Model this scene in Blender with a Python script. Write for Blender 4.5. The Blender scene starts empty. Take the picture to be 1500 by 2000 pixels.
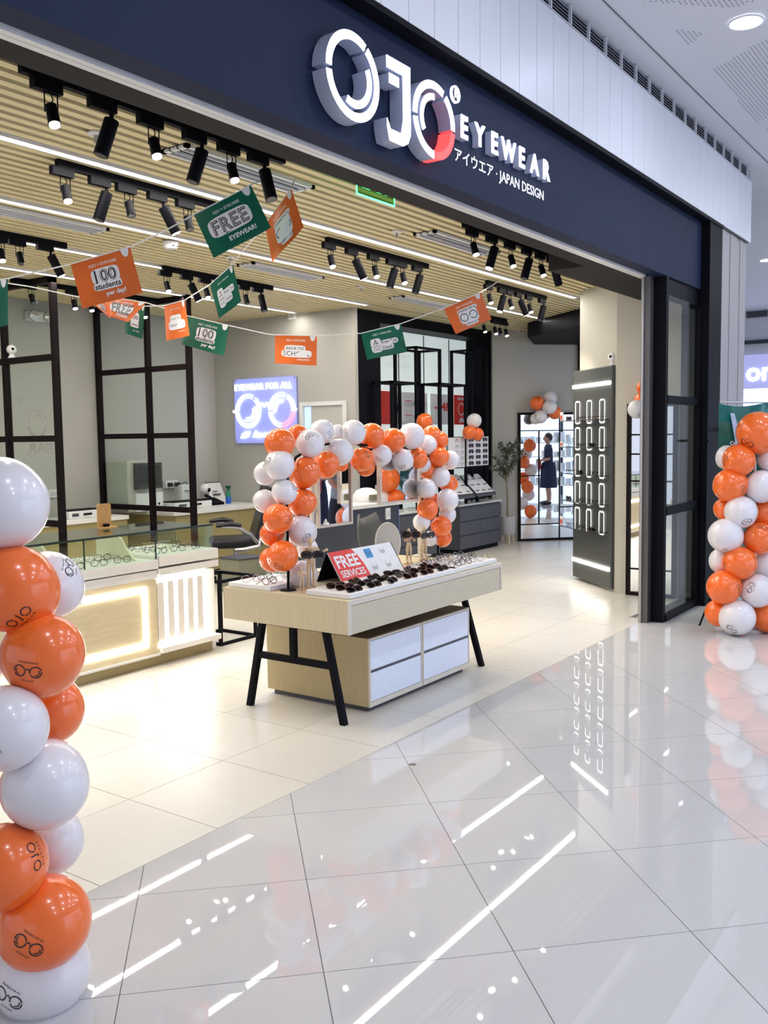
import bpy, bmesh, math, random
from mathutils import Vector, Matrix
random.seed(7)
S = bpy.context.scene
COL = S.collection
PI = math.pi
# ------------------------------------------------------------------ camera, world, exposure
H = 1.64
F = 1800.0
YAW, PITCH, ROLL = 0.955322, -0.082019, -0.013425
def _rot():
    cy, sy, cp, sp = math.cos(YAW), math.sin(YAW), math.cos(PITCH), math.sin(PITCH)
    f = Vector((sy*cp, cy*cp, sp)); r = Vector((cy, -sy, 0)); u = r.cross(f)
    cr, sr = math.cos(ROLL), math.sin(ROLL)
    return cr*r + sr*u, -sr*r + cr*u, f
CR, CU, CF = _rot()
cam = bpy.data.cameras.new('camera')
cam.sensor_fit = 'VERTICAL'; cam.sensor_height = 36; cam.lens = 36*F/2000
cam.clip_start = .05; cam.clip_end = 200
co = bpy.data.objects.new('camera', cam); COL.objects.link(co)
co.matrix_world = Matrix(((CR.x, CU.x, -CF.x, 0), (CR.y, CU.y, -CF.y, 0), (CR.z, CU.z, -CF.z, H), (0, 0, 0, 1)))
S.camera = co
S.view_settings.view_transform = 'Standard'; S.view_settings.look = 'None'
S.view_settings.gamma = 1; S.view_settings.use_curve_mapping = False
S.view_settings.exposure = 0.5
w = bpy.data.worlds.new('world'); S.world = w; w.use_nodes = True
w.node_tree.nodes['Background'].inputs[0].default_value = (.80, .84, 1, 1)
w.node_tree.nodes['Background'].inputs[1].default_value = .7
S.cycles.use_denoising = True
S.cycles.max_bounces = 8; S.cycles.glossy_bounces = 5; S.cycles.transparent_max_bounces = 16
S.cycles.caustics_reflective = False; S.cycles.caustics_refractive = False
S.cycles.sample_clamp_indirect = 6

# points measured on the photograph, laid on the real plane each thing stands in (metres)
def ray(x, y): return CR*((x-750)/F) + CU*(-(y-1000)/F) + CF
def atZ(x, y, z=0): d = ray(x, y); return Vector((0, 0, H)) + d*((z-H)/d.z)
def atY(x, y, c): d = ray(x, y); return Vector((0, 0, H)) + d*(c/d.y)
def atX(x, y, c): d = ray(x, y); return Vector((0, 0, H)) + d*(c/d.x)
def atD(x, y, c): return Vector((0, 0, H)) + ray(x, y)*c
def atP(x, y, P, n):
    d = ray(x, y); n = Vector((n[0], n[1], 0)); P = Vector((P[0], P[1], H)) - Vector((0, 0, H))
    return Vector((0, 0, H)) + d*(P.dot(n)/d.dot(n))
def depth(P): return (Vector(P)-Vector((0, 0, H))).dot(CF)

# real lamps of the mall ceiling and the shop that light large areas
def area(name, loc, sx, sy, power, col, rot=(0, 0, 0), spread=PI):
    l = bpy.data.lights.new(name, 'AREA'); l.shape = 'RECTANGLE'; l.size = sx; l.size_y = sy
    l.energy = power; l.color = col; l.spread = spread
    o = bpy.data.objects.new(name, l); COL.objects.link(o); o.location = loc; o.rotation_euler = rot
    return o
LED_Y = (4.39, 5.52, 6.56, 7.64)
LED_X1 = (10.1, 12.0, 9.0, 8.95)
for y, x1 in zip(LED_Y, LED_X1):
    area('led_strip_light', ((x1+1.0)/2, y, 3.17), x1-1.0, .03, 38, (1, .955, .88))
for x in (1.5, 4.0, 6.55, 9.1, 11.6, 14.5, 18):
    for y in (-2.8, -1.0, .8):
        area('mall_downlight_light', (x, y, 4.31), .2, .2, 14, (.88, .91, 1))

# ------------------------------------------------------------------ materials
MATS = {}
def mat(name, col, rough=.5, metal=0, emit=0, noise=.04, scale=30, coat=0, spec=.5, trans=0, bump=0, stretch=None, ecol=None, sss=0):
    if name in MATS: return MATS[name]
    m = bpy.data.materials.new(name); m.use_nodes = True; MATS[name] = m
    nt = m.node_tree; b = nt.nodes['Principled BSDF']
    c = tuple(col)+(1,)
    b.inputs['Base Color'].default_value = c
    b.inputs['Roughness'].default_value = rough; b.inputs['Metallic'].default_value = metal
    b.inputs['Coat Weight'].default_value = coat; b.inputs['Coat Roughness'].default_value = .01
    b.inputs['Specular IOR Level'].default_value = spec
    b.inputs['Transmission Weight'].default_value = trans
    if sss:
        b.inputs['Subsurface Weight'].default_value = sss; b.inputs['Subsurface Radius'].default_value = (.05, .03, .02)
    if emit:
        b.inputs['Emission Color'].default_value = tuple(ecol or col)+(1,)
        b.inputs['Emission Strength'].default_value = emit
    if noise or bump:
        tc = nt.nodes.new('ShaderNodeTexCoord'); mp = nt.nodes.new('ShaderNodeMapping')
        if stretch: mp.inputs['Scale'].default_value = stretch
        nz = nt.nodes.new('ShaderNodeTexNoise'); nz.inputs['Scale'].default_value = scale; nz.inputs['Detail'].default_value = 4
        nt.links.new(tc.outputs['Object'], mp.inputs[0]); nt.links.new(mp.outputs[0], nz.inputs['Vector'])
        if noise:
            mx = nt.nodes.new('ShaderNodeMix'); mx.data_type = 'RGBA'
            mx.inputs[6].default_value = tuple(max(0, v*(1-noise*2)) for v in col)+(1,)
            mx.inputs[7].default_value = tuple(min(1, v*(1+noise*1.2)) for v in col)+(1,)
            nt.links.new(nz.outputs[0], mx.inputs[0]); nt.links.new(mx.outputs[2], b.inputs['Base Color'])
        if bump:
            bp = nt.nodes.new('ShaderNodeBump'); bp.inputs['Strength'].default_value = bump; bp.inputs['Distance'].default_value = .002
            nt.links.new(nz.outputs[0], bp.inputs['Height']); nt.links.new(bp.outputs[0], b.inputs['Normal'])
    return m
def glass(name, tint=(.93, .97, .95), ior=1.45):
    m = bpy.data.materials.new(name); m.use_nodes = True; nt = m.node_tree; nt.nodes.remove(nt.nodes['Principled BSDF'])
    out = nt.nodes['Material Output']; t = nt.nodes.new('ShaderNodeBsdfTransparent'); t.inputs[0].default_value = tint+(1,)
    g = nt.nodes.new('ShaderNodeBsdfGlossy'); g.inputs['Roughness'].default_value = 0
    lw = nt.nodes.new('ShaderNodeLayerWeight'); lw.inputs[0].default_value = .5; mx = nt.nodes.new('ShaderNodeMixShader')
    pw = nt.nodes.new('ShaderNodeMath'); pw.operation = 'POWER'; pw.inputs[1].default_value = 5
    ma = nt.nodes.new('ShaderNodeMath'); ma.operation = 'MULTIPLY_ADD'; f0 = ((ior-1)/(ior+1))**2; ma.inputs[1].default_value = 1-f0; ma.inputs[2].default_value = f0
    nt.links.new(lw.outputs['Facing'], pw.inputs[0]); nt.links.new(pw.outputs[0], ma.inputs[0]); nt.links.new(ma.outputs[0], mx.inputs[0]); nt.links.new(t.outputs[0], mx.inputs[1]); nt.links.new(g.outputs[0], mx.inputs[2])
    nt.links.new(mx.outputs[0], out.inputs[0]); MATS[name] = m
    return m
WHITE = mat('white_paint', (.8, .8, .8), .4)
WALLG = mat('warm_grey_plaster', (.47, .455, .42), .8, bump=.2, scale=60)
WALLB = mat('beige_plaster', (.56, .535, .47), .8, bump=.2, scale=60)
NAVY = mat('navy_panel', (.012, .020, .052), .6, noise=.08, scale=3, spec=.15)
BLACK = mat('black_metal', (.006, .006, .009), .5, noise=.1, spec=.07)
BROWNB = mat('dark_bronze_metal', (.010, .006, .007), .5, noise=.1, spec=.1)
SOFF = mat('dark_grey_soffit', (.030, .028, .026), .8, spec=.2)
PANELW = mat('white_mall_panel', (.74, .75, .80), .35, noise=.02, scale=2)
CEILM = mat('mall_ceiling_paint', (.70, .71, .76), .8, noise=.02, scale=3)
SLAT = mat('pale_ash_slat', (.80, .69, .40), .55, noise=.12, scale=14, stretch=(.6, 20, 20))
SLATB = mat('slat_backing', (.13, .085, .022), .8)
LEDM = mat('led_strip_glow', (1, .93, .82), .5, emit=6, noise=0, ecol=(1, .95, .87))
LEDS = mat('led_glow_bright', (1, .95, .88), .5, emit=12, noise=0)
LEDC = mat('letter_glow', (.82, .86, 1), .5, emit=5, noise=0, ecol=(.88, .9, 1))
LETW = mat('letter_side', (.42, .46, .60), .4, noise=0)
REDG = mat('red_glow', (1, .05, .05), .5, emit=1.6, noise=0)
SPOTG = mat('spot_lens_glow', (1, .92, .8), .5, emit=22, noise=0)
SPOTO = mat('spot_lens_off', (.1, .1, .1), .2)
OAK = mat('pale_oak_laminate', (.66, .56, .36), .45, noise=.1, scale=9, stretch=(1, 9, 9))
OAKT = mat('oak_table_laminate', (.58, .52, .39), .45, noise=.08, scale=8, stretch=(1, 10, 10))
OLIVE = mat('olive_laminate', (.38, .31, .13), .5)
WLAM = mat('white_laminate', (.78, .77, .74), .35)
DRAWW = mat('white_drawer_front', (.72, .78, .92), .25)
GREYC = mat('charcoal_cabinet', (.065, .066, .082), .4)
NAVYC = mat('navy_counter', (.030, .038, .062), .4)
PANELG = mat('grey_panel', (.085, .090, .088), .4, metal=.2)
BORG = mat('orange_latex', (.95, .17, .022), .22, coat=.5, noise=.04, scale=2, sss=.12)
BWHT = mat('white_latex', (.80, .77, .80), .22, coat=.5, noise=.02, scale=2, sss=.12)
INK = mat('black_ink', (.03, .02, .02), .5)
FGRN = mat('green_flag_card', (.006, .13, .075), .3, noise=.15, scale=6)
FORG = mat('orange_flag_card', (.78, .16, .03), .3, noise=.12, scale=6)
CARD = mat('white_card', (.85, .85, .86), .5)
REDC = mat('red_print', (.72, .04, .03), .5)
MIRR = mat('mirror_silver', (.88, .9, .92), .0, metal=1, noise=0)
GLS = glass('clear_glass')
GLSG = glass('greenish_glass', (.90, .955, .925))
GLSD = glass('dark_lens', (.06, .035, .035), 1.6)
GLSC = glass('clear_lens', (.93, .95, .97), 1.5)
ALU = mat('brushed_aluminium', (.5, .5, .52), .35, metal=.9)
WOODP = mat('mannequin_wood', (.72, .53, .32), .5, noise=.08, scale=20)
LEATH = mat('black_leather', (.008, .008, .012), .35, bump=.4, scale=90)
FRBLK = mat('black_acetate', (.012, .010, .012), .2)
FRBRN = mat('tortoise_acetate', (.10, .028, .014), .2, noise=.4, scale=120)
FRGLD = mat('gold_wire', (.7, .5, .25), .25, metal=1)
FRCLR = mat('grey_wire', (.4, .4, .42), .25, metal=1)
LEAF = mat('olive_leaf', (.055, .085, .05), .5, noise=.3, scale=40)
BARK = mat('olive_bark', (.28, .22, .15), .8, noise=.2, scale=40)
SKIN = mat('skin', (.5, .28, .2), .5, sss=.1)
def tile_mat(name, col, rough, vein, veincol, coat=0, ior=1.5, bump=0):
    m = mat(name, col, rough, noise=0, coat=coat); nt = m.node_tree; b = nt.nodes['Principled BSDF']
    b.inputs['IOR'].default_value = ior
    g = nt.nodes.new('ShaderNodeNewGeometry'); oi = nt.nodes.new('ShaderNodeObjectInfo')
    n1 = nt.nodes.new('ShaderNodeTexNoise'); n1.inputs['Scale'].default_value = 2.4; n1.inputs['Detail'].default_value = 7; n1.inputs['Roughness'].default_value = .65
    n2 = nt.nodes.new('ShaderNodeTexNoise'); n2.inputs['Scale'].default_value = 60; n2.inputs['Detail'].default_value = 2
    nt.links.new(g.outputs['Position'], n1.inputs['Vector']); nt.links.new(g.outputs['Position'], n2.inputs['Vector'])
    mx = nt.nodes.new('ShaderNodeMix'); mx.data_type = 'RGBA'; mx.inputs[6].default_value = veincol+(1,); mx.inputs[7].default_value = tuple(col)+(1,)
    mr = nt.nodes.new('ShaderNodeMapRange'); mr.inputs[1].default_value = .5-vein; mr.inputs[2].default_value = .5+vein
    nt.links.new(n1.outputs[0], mr.inputs[0]); nt.links.new(mr.outputs[0], mx.inputs[0])
    m2 = nt.nodes.new('ShaderNodeMix'); m2.data_type = 'RGBA'; m2.blend_type = 'MULTIPLY'; m2.inputs[0].default_value = 1
    r2 = nt.nodes.new('ShaderNodeMapRange'); r2.inputs[3].default_value = .96; r2.inputs[4].default_value = 1.03
    add = nt.nodes.new('ShaderNodeMath'); add.operation = 'MULTIPLY_ADD'; add.inputs[1].default_value = .6
    nt.links.new(oi.outputs['Random'], add.inputs[0]); nt.links.new(n2.outputs[0], add.inputs[2]); nt.links.new(add.outputs[0], r2.inputs[0])
    nt.links.new(mx.outputs[2], m2.inputs[6]); nt.links.new(r2.outputs[0], m2.inputs[7]); nt.links.new(m2.outputs[2], b.inputs['Base Color'])
    return m
TILEM = tile_mat('polished_grey_porcelain', (.60, .60, .605), .02, .35, (.56, .56, .57), coat=.3, ior=1.55)
TILES = tile_mat('cream_stone_porcelain', (.66, .64, .58), .28, .3, (.61, .585, .53))
GROUTM = mat('mall_grout', (.17, .165, .165), .8)
GROUTS = mat('shop_grout', (.22, .19, .16), .8)

# ------------------------------------------------------------------ object helpers
def link(name, data, parent=None):
    o = bpy.data.objects.new(name, data); COL.objects.link(o)
    if parent is not None: o.parent = parent
    return o
def tag(o, label=None, cat=None, group=None, kind=None):
    if label: o['label'] = label
    if cat: o['category'] = cat
    if group: o['group'] = group
    if kind: o['kind'] = kind
    return o
def thing(name, label, cat, loc, group=None, kind=None):
    o = bpy.data.objects.new(name, None); COL.objects.link(o); o.location = loc; o.empty_display_size = .05
    return tag(o, label, cat, group, kind)
def wloc(o):
    v = Vector((0, 0, 0))
    while o is not None: v += o.location; o = o.parent
    return v
class MB:
    def __init__(s): s.v = []; s.f = []
    def add(s, vs, fs):
        n = len(s.v); s.v += [Vector(p) for p in vs]; s.f += [tuple(i+n for i in f) for f in fs]; return s
    def obox(s, o, a, b, c):
        o, a, b, c = map(Vector, (o, a, b, c))
        vs = [o, o+a, o+a+b, o+b, o+c, o+a+c, o+a+b+c, o+b+c]
        fs = [(0, 3, 2, 1), (4, 5, 6, 7), (0, 1, 5, 4), (1, 2, 6, 5), (2, 3, 7, 6), (3, 0, 4, 7)]
        if a.cross(b).dot(c) < 0: fs = [f[::-1] for f in fs]
        return s.add(vs, fs)
    def box(s, x0, x1, y0, y1, z0, z1): return s.obox((x0, y0, z0), (x1-x0, 0, 0), (0, y1-y0, 0), (0, 0, z1-z0))
    def prism(s, poly, N):       # poly: 3-D points of one face, extruded by vector N
        n = len(poly); N = Vector(N); P = [Vector(p) for p in poly]
        nr = Vector((0, 0, 0))
        for i in range(n): nr += P[i].cross(P[(i+1) % n])
        if nr.dot(N) > 0: P = P[::-1]
        s.add(P+[p+N for p in P], [tuple(range(n)), tuple(range(2*n-1, n-1, -1))]+[(i, i+n, (i+1) % n+n, (i+1) % n) for i in range(n)])
        return s
    def tube(s, pts, r, n=6, closed=False, r1=None):
        pts = [Vector(p) for p in pts]; m = len(pts); b = len(s.v); prev = None
        for i, p in enumerate(pts):
            if closed: t = pts[(i+1) % m]-pts[i-1]
            else: t = pts[min(i+1, m-1)]-pts[max(i-1, 0)]
            t = t.normalized() if t.length > 1e-9 else Vector((0, 0, 1))
            if prev is None: u = t.orthogonal().normalized()
            else:
                u = prev-t*prev.dot(t); u = u.normalized() if u.length > 1e-6 else t.orthogonal().normalized()
            prev = u; vv = t.cross(u); rr = r if r1 is None else r+(r1-r)*i/(m-1)
            if isinstance(r, (list, tuple)): rr = r[i]
            for k in range(n):
                a = 2*PI*k/n; s.v.append(p+(u*math.cos(a)+vv*math.sin(a))*rr)
        for i in range(m if closed else m-1):
            j = (i+1) % m
            for k in range(n): s.f.append((b+i*n+k, b+i*n+(k+1) % n, b+j*n+(k+1) % n, b+j*n+k))
        if not closed:
            s.f.append(tuple(b+k for k in range(n))[::-1]); s.f.append(tuple(b+(m-1)*n+k for k in range(n)))
        return s
    def cyl(s, p0, p1, r, r1=None, n=16): return s.tube([p0, p1], r, n, r1=r if r1 is None else r1)
    def lathe(s, prof, c=(0, 0, 0), n=24, ax=None, cap=True):   # prof: (radius, height)
        b = len(s.v); c = Vector(c); q = ax or Matrix.Identity(3)
        for r, z in prof:
            for k in range(n):
                a = 2*PI*k/n; s.v.append(c+q@Vector((r*math.cos(a), r*math.sin(a), z)))
        for i in range(len(prof)-1):
            for k in range(n): s.f.append((b+i*n+k, b+i*n+(k+1) % n, b+(i+1)*n+(k+1) % n, b+(i+1)*n+k))
        if cap and prof[0][0] > 1e-5: s.f.append(tuple(b+k for k in range(n))[::-1])
        if cap and prof[-1][0] > 1e-5: s.f.append(tuple(b+(len(prof)-1)*n+k for k in range(n)))
        return s
    def ball(s, c, r, n=16, m=10, sq=(1, 1, 1), q=None):
        b = len(s.v); c = Vector(c); q = q or Matrix.Identity(3)
        for i in range(m+1):
            t = PI*i/m
            for k in range(n):
                a = 2*PI*k/n; s.v.append(c+q@Vector((r*sq[0]*math.sin(t)*math.cos(a), r*sq[1]*math.sin(t)*math.sin(a), -r*sq[2]*math.cos(t))))
        for i in range(m):
            for k in range(n): s.f.append((b+i*n+k, b+i*n+(k+1) % n, b+(i+1)*n+(k+1) % n, b+(i+1)*n+k))
        return s
    def arc(s, c, U, V, r0, r1, a0, a1, N=None, n=20):   # flat (or extruded by N) ring segment, angles in degrees
        c, U, V = Vector(c), Vector(U), Vector(V); b = len(s.v); k = max(2, int(n*abs(a1-a0)/180))
        P = []
        for i in range(k+1):
            a = math.radians(a0+(a1-a0)*i/k); d = U*math.cos(a)+V*math.sin(a); P.append((c+d*r0, c+d*r1))
        if N is None:
            for p in P: s.v += [p[0], p[1]]
            for i in range(k): s.f.append((b+2*i, b+2*i+1, b+2*i+3, b+2*i+2))
        else:
            N = Vector(N)
            for p in P: s.v += [p[0], p[1], p[1]+N, p[0]+N]
            for i in range(k):
                q = b+4*i
                for j in range(4): s.f.append((q+j, q+(j+1) % 4, q+4+(j+1) % 4, q+4+j))
            s.f.append((b, b+3, b+2, b+1)); q = b+4*k; s.f.append((q, q+1, q+2, q+3))
        return s
    def build(s, name, m, parent=None, smooth=False, base=True, bevel=0, local=False, fix=False):
        off = Vector((0, 0, 0))
        if local: pass
        elif parent is not None: off = wloc(parent)
        elif base:
            xs = [p.x for p in s.v]; ys = [p.y for p in s.v]; zs = [p.z for p in s.v]
            off = Vector(((min(xs)+max(xs))/2, (min(ys)+max(ys))/2, min(zs)))
        me = bpy.data.meshes.new(name); me.from_pydata([p-off for p in s.v], [], s.f); me.materials.append(m)
        if fix:
            bm = bmesh.new(); bm.from_mesh(me); bmesh.ops.remove_doubles(bm, verts=bm.verts, dist=1e-5); bmesh.ops.recalc_face_normals(bm, faces=bm.faces); bm.to_mesh(me); bm.free()
        if smooth:
            me.shade_smooth(); me.set_sharp_from_angle(angle=math.radians(40))
        o = link(name, me, parent)
        if parent is None and not local: o.location = off
        if bevel:
            md = o.modifiers.new('bevel', 'BEVEL'); md.width = bevel; md.segments = 2; md.limit_method = 'ANGLE'
        return o
def copy_tree(o, parent=None):
    c = o.copy(); COL.objects.link(c)
    c.parent = parent
    for ch in list(o.children):
        copy_tree(ch, c)
    return c
# lettering: glyph outlines turned into mesh once and laid in any plane
TXT = {}
def glyphs(body, bold=0, shear=0, sp=1.0, dep=0, line=1.0, res=2):
    k = (body, bold, shear, sp, dep)
    if k in TXT: return TXT[k]
    c = bpy.data.curves.new('t', 'FONT'); c.body = body; c.offset = bold; c.shear = shear; c.space_character = sp
    c.extrude = dep; c.resolution_u = res; c.space_line = line; c.align_x = 'CENTER'
    o = bpy.data.objects.new('t', c); COL.objects.link(o)
    dg = bpy.context.evaluated_depsgraph_get(); me = o.evaluated_get(dg).to_mesh()
    vs = [v.co.copy() for v in me.vertices]; fs = [tuple(p.vertices) for p in me.polygons]
    o.to_mesh_clear() if False else None
    bpy.data.objects.remove(o); bpy.data.curves.remove(c)
    x0 = min(v.x for v in vs); x1 = max(v.x for v in vs); y0 = min(v.y for v in vs); y1 = max(v.y for v in vs)
    for v in vs: v.x -= (x0+x1)/2; v.y -= (y0+y1)/2
    TXT[k] = (vs, fs, x1-x0, y1-y0); return TXT[k]
def letters(mb, body, c, U, V, N, wid=None, hei=None, maxh=None, **kw):
    vs, fs, W, Hh = glyphs(body, **kw)
    sx = wid/W if wid else hei/Hh; sy = hei/Hh if hei else sx
    if maxh and Hh*sy > maxh: sy = maxh/Hh
    c, U, V, N = Vector(c), Vector(U).normalized(), Vector(V).normalized(), Vector(N).normalized()
    return mb.add([c+U*(v.x*sx)+V*(v.y*sy)+N*(v.z*sx) for v in vs], fs)
X, Y, Z = Vector((1, 0, 0)), Vector((0, 1, 0)), Vector((0, 0, 1))
def ordw(i): return ['first', 'second', 'third', 'fourth', 'fifth', 'sixth', 'seventh', 'eighth', 'ninth', 'tenth', 'eleventh', 'twelfth', 'thirteenth', 'fourteenth', 'fifteenth', 'sixteenth'][i]

# ------------------------------------------------------------------ floors: slabs with recessed joints and laid tiles
YB = 2.76
def clip(poly, a, b, c):   # keep a*x+b*y <= c
    out = []
    for i in range(len(poly)):
        p, q = poly[i], poly[(i+1) % len(poly)]
        dp, dq = a*p[0]+b*p[1]-c, a*q[0]+b*q[1]-c
        if dp <= 0: out.append(p)
        if (dp < 0) != (dq < 0) and abs(dp-dq) > 1e-9:
            t = dp/(dp-dq); out.append((p[0]+(q[0]-p[0])*t, p[1]+(q[1]-p[1])*t))
    return out
def proj(P):
    d = Vector(P)-Vector((0, 0, H)); zc = d.dot(CF)
    if zc < .3: return None
    return 750+F*d.dot(CR)/zc, 1000-F*d.dot(CU)/zc, zc
floor_mall = MB().box(-8, 34, -4.6, YB, -.12, -.002).build('floor', GROUTM); tag(floor_mall, 'glossy pale grey tiled walkway in front of the shop', kind='structure')
floor_shop = MB().box(-3, 15, YB, 10.5, -.12, -.002).build('floor', GROUTS); tag(floor_shop, 'cream stone tiled floor inside the shop', kind='structure')
rest_m, rest_s = MB(), MB(); nm = ns = 0
def lay(polys, m, parent, rest, limit):
    polys.sort(key=lambda e: e[0]); cnt = 0
    off = wloc(parent)
    for dist, pl in polys:
        mb = MB().prism([(p[0], p[1], -.003) for p in pl], (0, 0, .003))
        if dist < 900 and cnt < limit:
            mb.build('tile', m, parent); cnt += 1
        else: rest.add(mb.v, mb.f)
T = .607; g = .0016; s2 = math.sqrt(.5)
polys = []
for i in range(-30, 60):
    for j in range(-40, 40):
        # lattice node (3.381, 2.160); axes at 45 degrees
        def P(a, b): return (3.381+(a+b)*T*s2, 2.160+(a-b)*T*s2)
        gg = g/T
        q = [P(i+gg, j+gg), P(i+1-gg, j+gg), P(i+1-gg, j+1-gg), P(i+gg, j+1-gg)]
        cx = sum(p[0] for p in q)/4; cy = sum(p[1] for p in q)/4
        if cx < -7 or cx > 30 or cy < -4.3 or cy > YB+.5: continue
        q = clip(q, 0, 1, YB-.0015)
        if len(q) < 3: continue
        vis = [proj((p[0], p[1], 0)) for p in q]
        seen = any(v and -60 < v[0] < 1560 and v[1] < 2080 for v in vis)
        polys.append(((cx*cx+cy*cy)**.5 if seen else 1000, q))
lay(polys, TILEM, floor_mall, rest_m, 280)
tag(rest_m.build('tiling', TILEM, floor_mall), kind='stuff')
polys = []; tx, ty = .6, .585
for j in range(0, 13):
    y0 = YB-.012+j*ty
    for i in range(-8, 24):
        x0 = 2.66+i*tx
        q = [(x0+g, y0+g), (x0+tx-g, y0+g), (x0+tx-g, y0+ty-g), (x0+g, y0+ty-g)]
        q = clip(q, 0, -1, -(YB+.0015))
        if len(q) < 3: continue
        vis = [proj((p[0], p[1], 0)) for p in q]
        seen = any(v and -60 < v[0] < 1560 and v[1] < 2080 for v in vis)
        polys.append(((x0*x0+y0*y0)**.5 if seen else 1000, q))
lay(polys, TILES, floor_shop, rest_s, 280)
tag(rest_s.build('tiling', TILES, floor_shop), kind='stuff')

# ------------------------------------------------------------------ shop shell
def st(mb, name, m, label=None, **k): return tag(mb.build(name, m, **k), label, kind='structure')
st(MB().box(-3, 9.05, 9.2, 9.3, 0, 3.4), 'wall_back', WALLG, 'warm grey rear wall behind the black glazed partitions')
st(MB().box(9.05, 9.11, 6.80, 9.2, 0, 3.4), 'wall_right', WALLG, 'warm grey side wall carrying the neon sign')
MD = Vector((.731, -.682, 0)).normalized(); MN = Vector((.682, .731, 0)).normalized()
M0 = atZ(1011, 1057); M0.z = 0
wa = M0-MD*.40; wb = M0+MD*1.75
st(MB().obox(wa, wb-wa, MN*.15, Z*3.4), 'wall_rear_corner', WALLG, 'grey slanting wall with the black-framed mirror')
st(MB().prism([(9.035, 2.84, 0), (9.065, 3.5, 0), (9.76, 4.195, 0), (9.95, 4.02, 0), (9.30, 3.25, 0), (9.28, 2.84, 0)], (0, 0, 3.4)), 'wall_column', WALLB, 'beige plastered column behind the tall grey display panel')
st(MB().prism([(-3, 3, 3.3), (12.0, 3, 3.3), (14.0, 5.1, 3.3), (13, 9.6, 3.3), (-3, 9.6, 3.3)], (0, 0, .06)), 'ceiling', SLATB, 'shop ceiling of pale wooden slats')
ceil = bpy.data.objects['ceiling']
sl0 = MB().box(-1.5, 12.9, -.026, .026, 0, .06)
base_o = sl0.build('slat', SLAT, ceil)
base_o.location = Vector((0, 3.56, 3.2))-ceil.location
me0 = base_o.data
for v in me0.vertices: v.co += Vector(ceil.location)
yy = 3.56+.0925; 
while yy < 9.18:
    if min(abs(yy-l) for l in LED_Y) > .045:
        o = link('slat', me0, ceil); o.location = Vector((0, yy, 3.2))-ceil.location
    yy += .0925
for i, (y, x1) in enumerate(zip(LED_Y, LED_X1)):
    x0 = 1.0
    t = thing('led_strip_light', 'long recessed ceiling light line, %s from the shop entrance' % ordw(i), 'light', ((x0+x1)/2, y, 3.19), 'LED lines between the ceiling slats')
    MB().box(x0, x1, y-.036, y-.026, 3.19, 3.24).add(MB().box(x0, x1, y+.026, y+.036, 3.19, 3.24).v, MB().box(0, 1, 0, 1, 0, 1).f).build('channel', WHITE, t)
    MB().box(x0, x1, y-.018, y+.018, 3.197, 3.207).build('diffuser', LEDM, t)
# bulkhead over the slanting wall
b0 = M0+MD*.27; b1 = M0+MD*1.3
st(MB().prism([b0+Z*3.0, b1+Z*3.0, Vector((10.9, 4.6, 3.0)), Vector((11.9, 5.9, 3.0))][:4], (0, 0, .3)), 'trim_1', BLACK, 'black bulkhead under the slats beside the beige column')
st(MB().obox(M0+MD*.97-MN*.02, MD*.12, MN*-.04, Z*3.0), 'trim_2', BROWNB, 'dark door jamb beside the tall grey panel')
# front header
YF = 2.58
zt = 3.62; zb = 2.95
st(MB().box(-3, 9.17, YF, YF+.12, zb, 3.9), 'wall_fascia', NAVY, 'dark navy sign fascia over the shop opening')
st(MB().box(-3, 7.78, YF+.12, 2.70, zb, 3.3).add(*(lambda q: (q.v, q.f))(MB().box(-3, 9.3, 2.80, 2.95, zb, 3.32))), 'trim_3', SOFF, 'dark soffit under the fascia')
st(MB().box(6.95, 9.3, 2.95, 3.26, zb, 3.32), 'trim_4', SOFF, 'wider dark soffit piece before the beige column')
st(MB().box(-3, 7.9, 2.70, 2.735, zb+.02, zb+.1), 'trim_5', mat('lilac_metal', (.42, .46, .78), .35), 'lilac grey metal edge of the shutter slot')
st(MB().box(-3, 7.9, 2.735, 2.765, zb-.004, zb+.1), 'trim_6', WLAM, 'white shutter slot strip along the soffit')
st(MB().box(-3, 7.9, 2.769, 2.80, zb-.004, zb+.1), 'trim_7', WLAM, 'second white shutter slot strip along the soffit')
st(MB().box(-3, 9.16, 2.49, YF-.001, 3.555, 3.60), 'trim_8', BLACK, 'black metal lip under the white panelling')
# white panelled wall over the fascia, plank by plank
zt0, zt1 = 3.585, 4.20
wu = tag(MB().box(-3, 10.16, 2.5, 2.56, zt0, zt1).build('wall_front', GROUTM), 'white panelled wall above the fascia', kind='structure')
x = 10.16; i = 0
while x > 2.2:
    MB().box(x-.226, x-.002, 2.488, 2.5, zt0, zt1).build('panel', PANELW, wu, bevel=.001); x -= .228
MB().box(-3, x, 2.488, 2.5, zt0, zt1).build('panel', PANELW, wu)
st(MB().box(9.47, 10.16, 2.56, 2.9, 0, 4.33), 'wall_end', PANELW, 'end wall closing the storefront')
# ventilation grille
vg = thing('ventilation_grille', 'long dark ventilation grille under the mall ceiling', 'grille', (7, 2.5, 4.2))
MB().box(2, 10.16, 2.53, 2.56, 4.2, 4.33).build('backing', BLACK, vg)
MB().box(2, 10.17, 2.488, 2.51, 4.195, 4.207).build('bottom_rail', PANELW, vg)
bl = MB()
for k in range(5): bl.obox((2, 2.5, 4.215+k*.021), (8.16, 0, 0), (0, .02, .012), (0, 0, .004))
tag(bl.build('blades', mat('grey_blade', (.36, .36, .42), .4), vg), kind='stuff')
x = 10.0
while x > 2.2:
    MB().box(x-.012, x, 2.484, 2.505, 4.2, 4.325).build('divider', PANELW, vg); x -= .291
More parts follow.
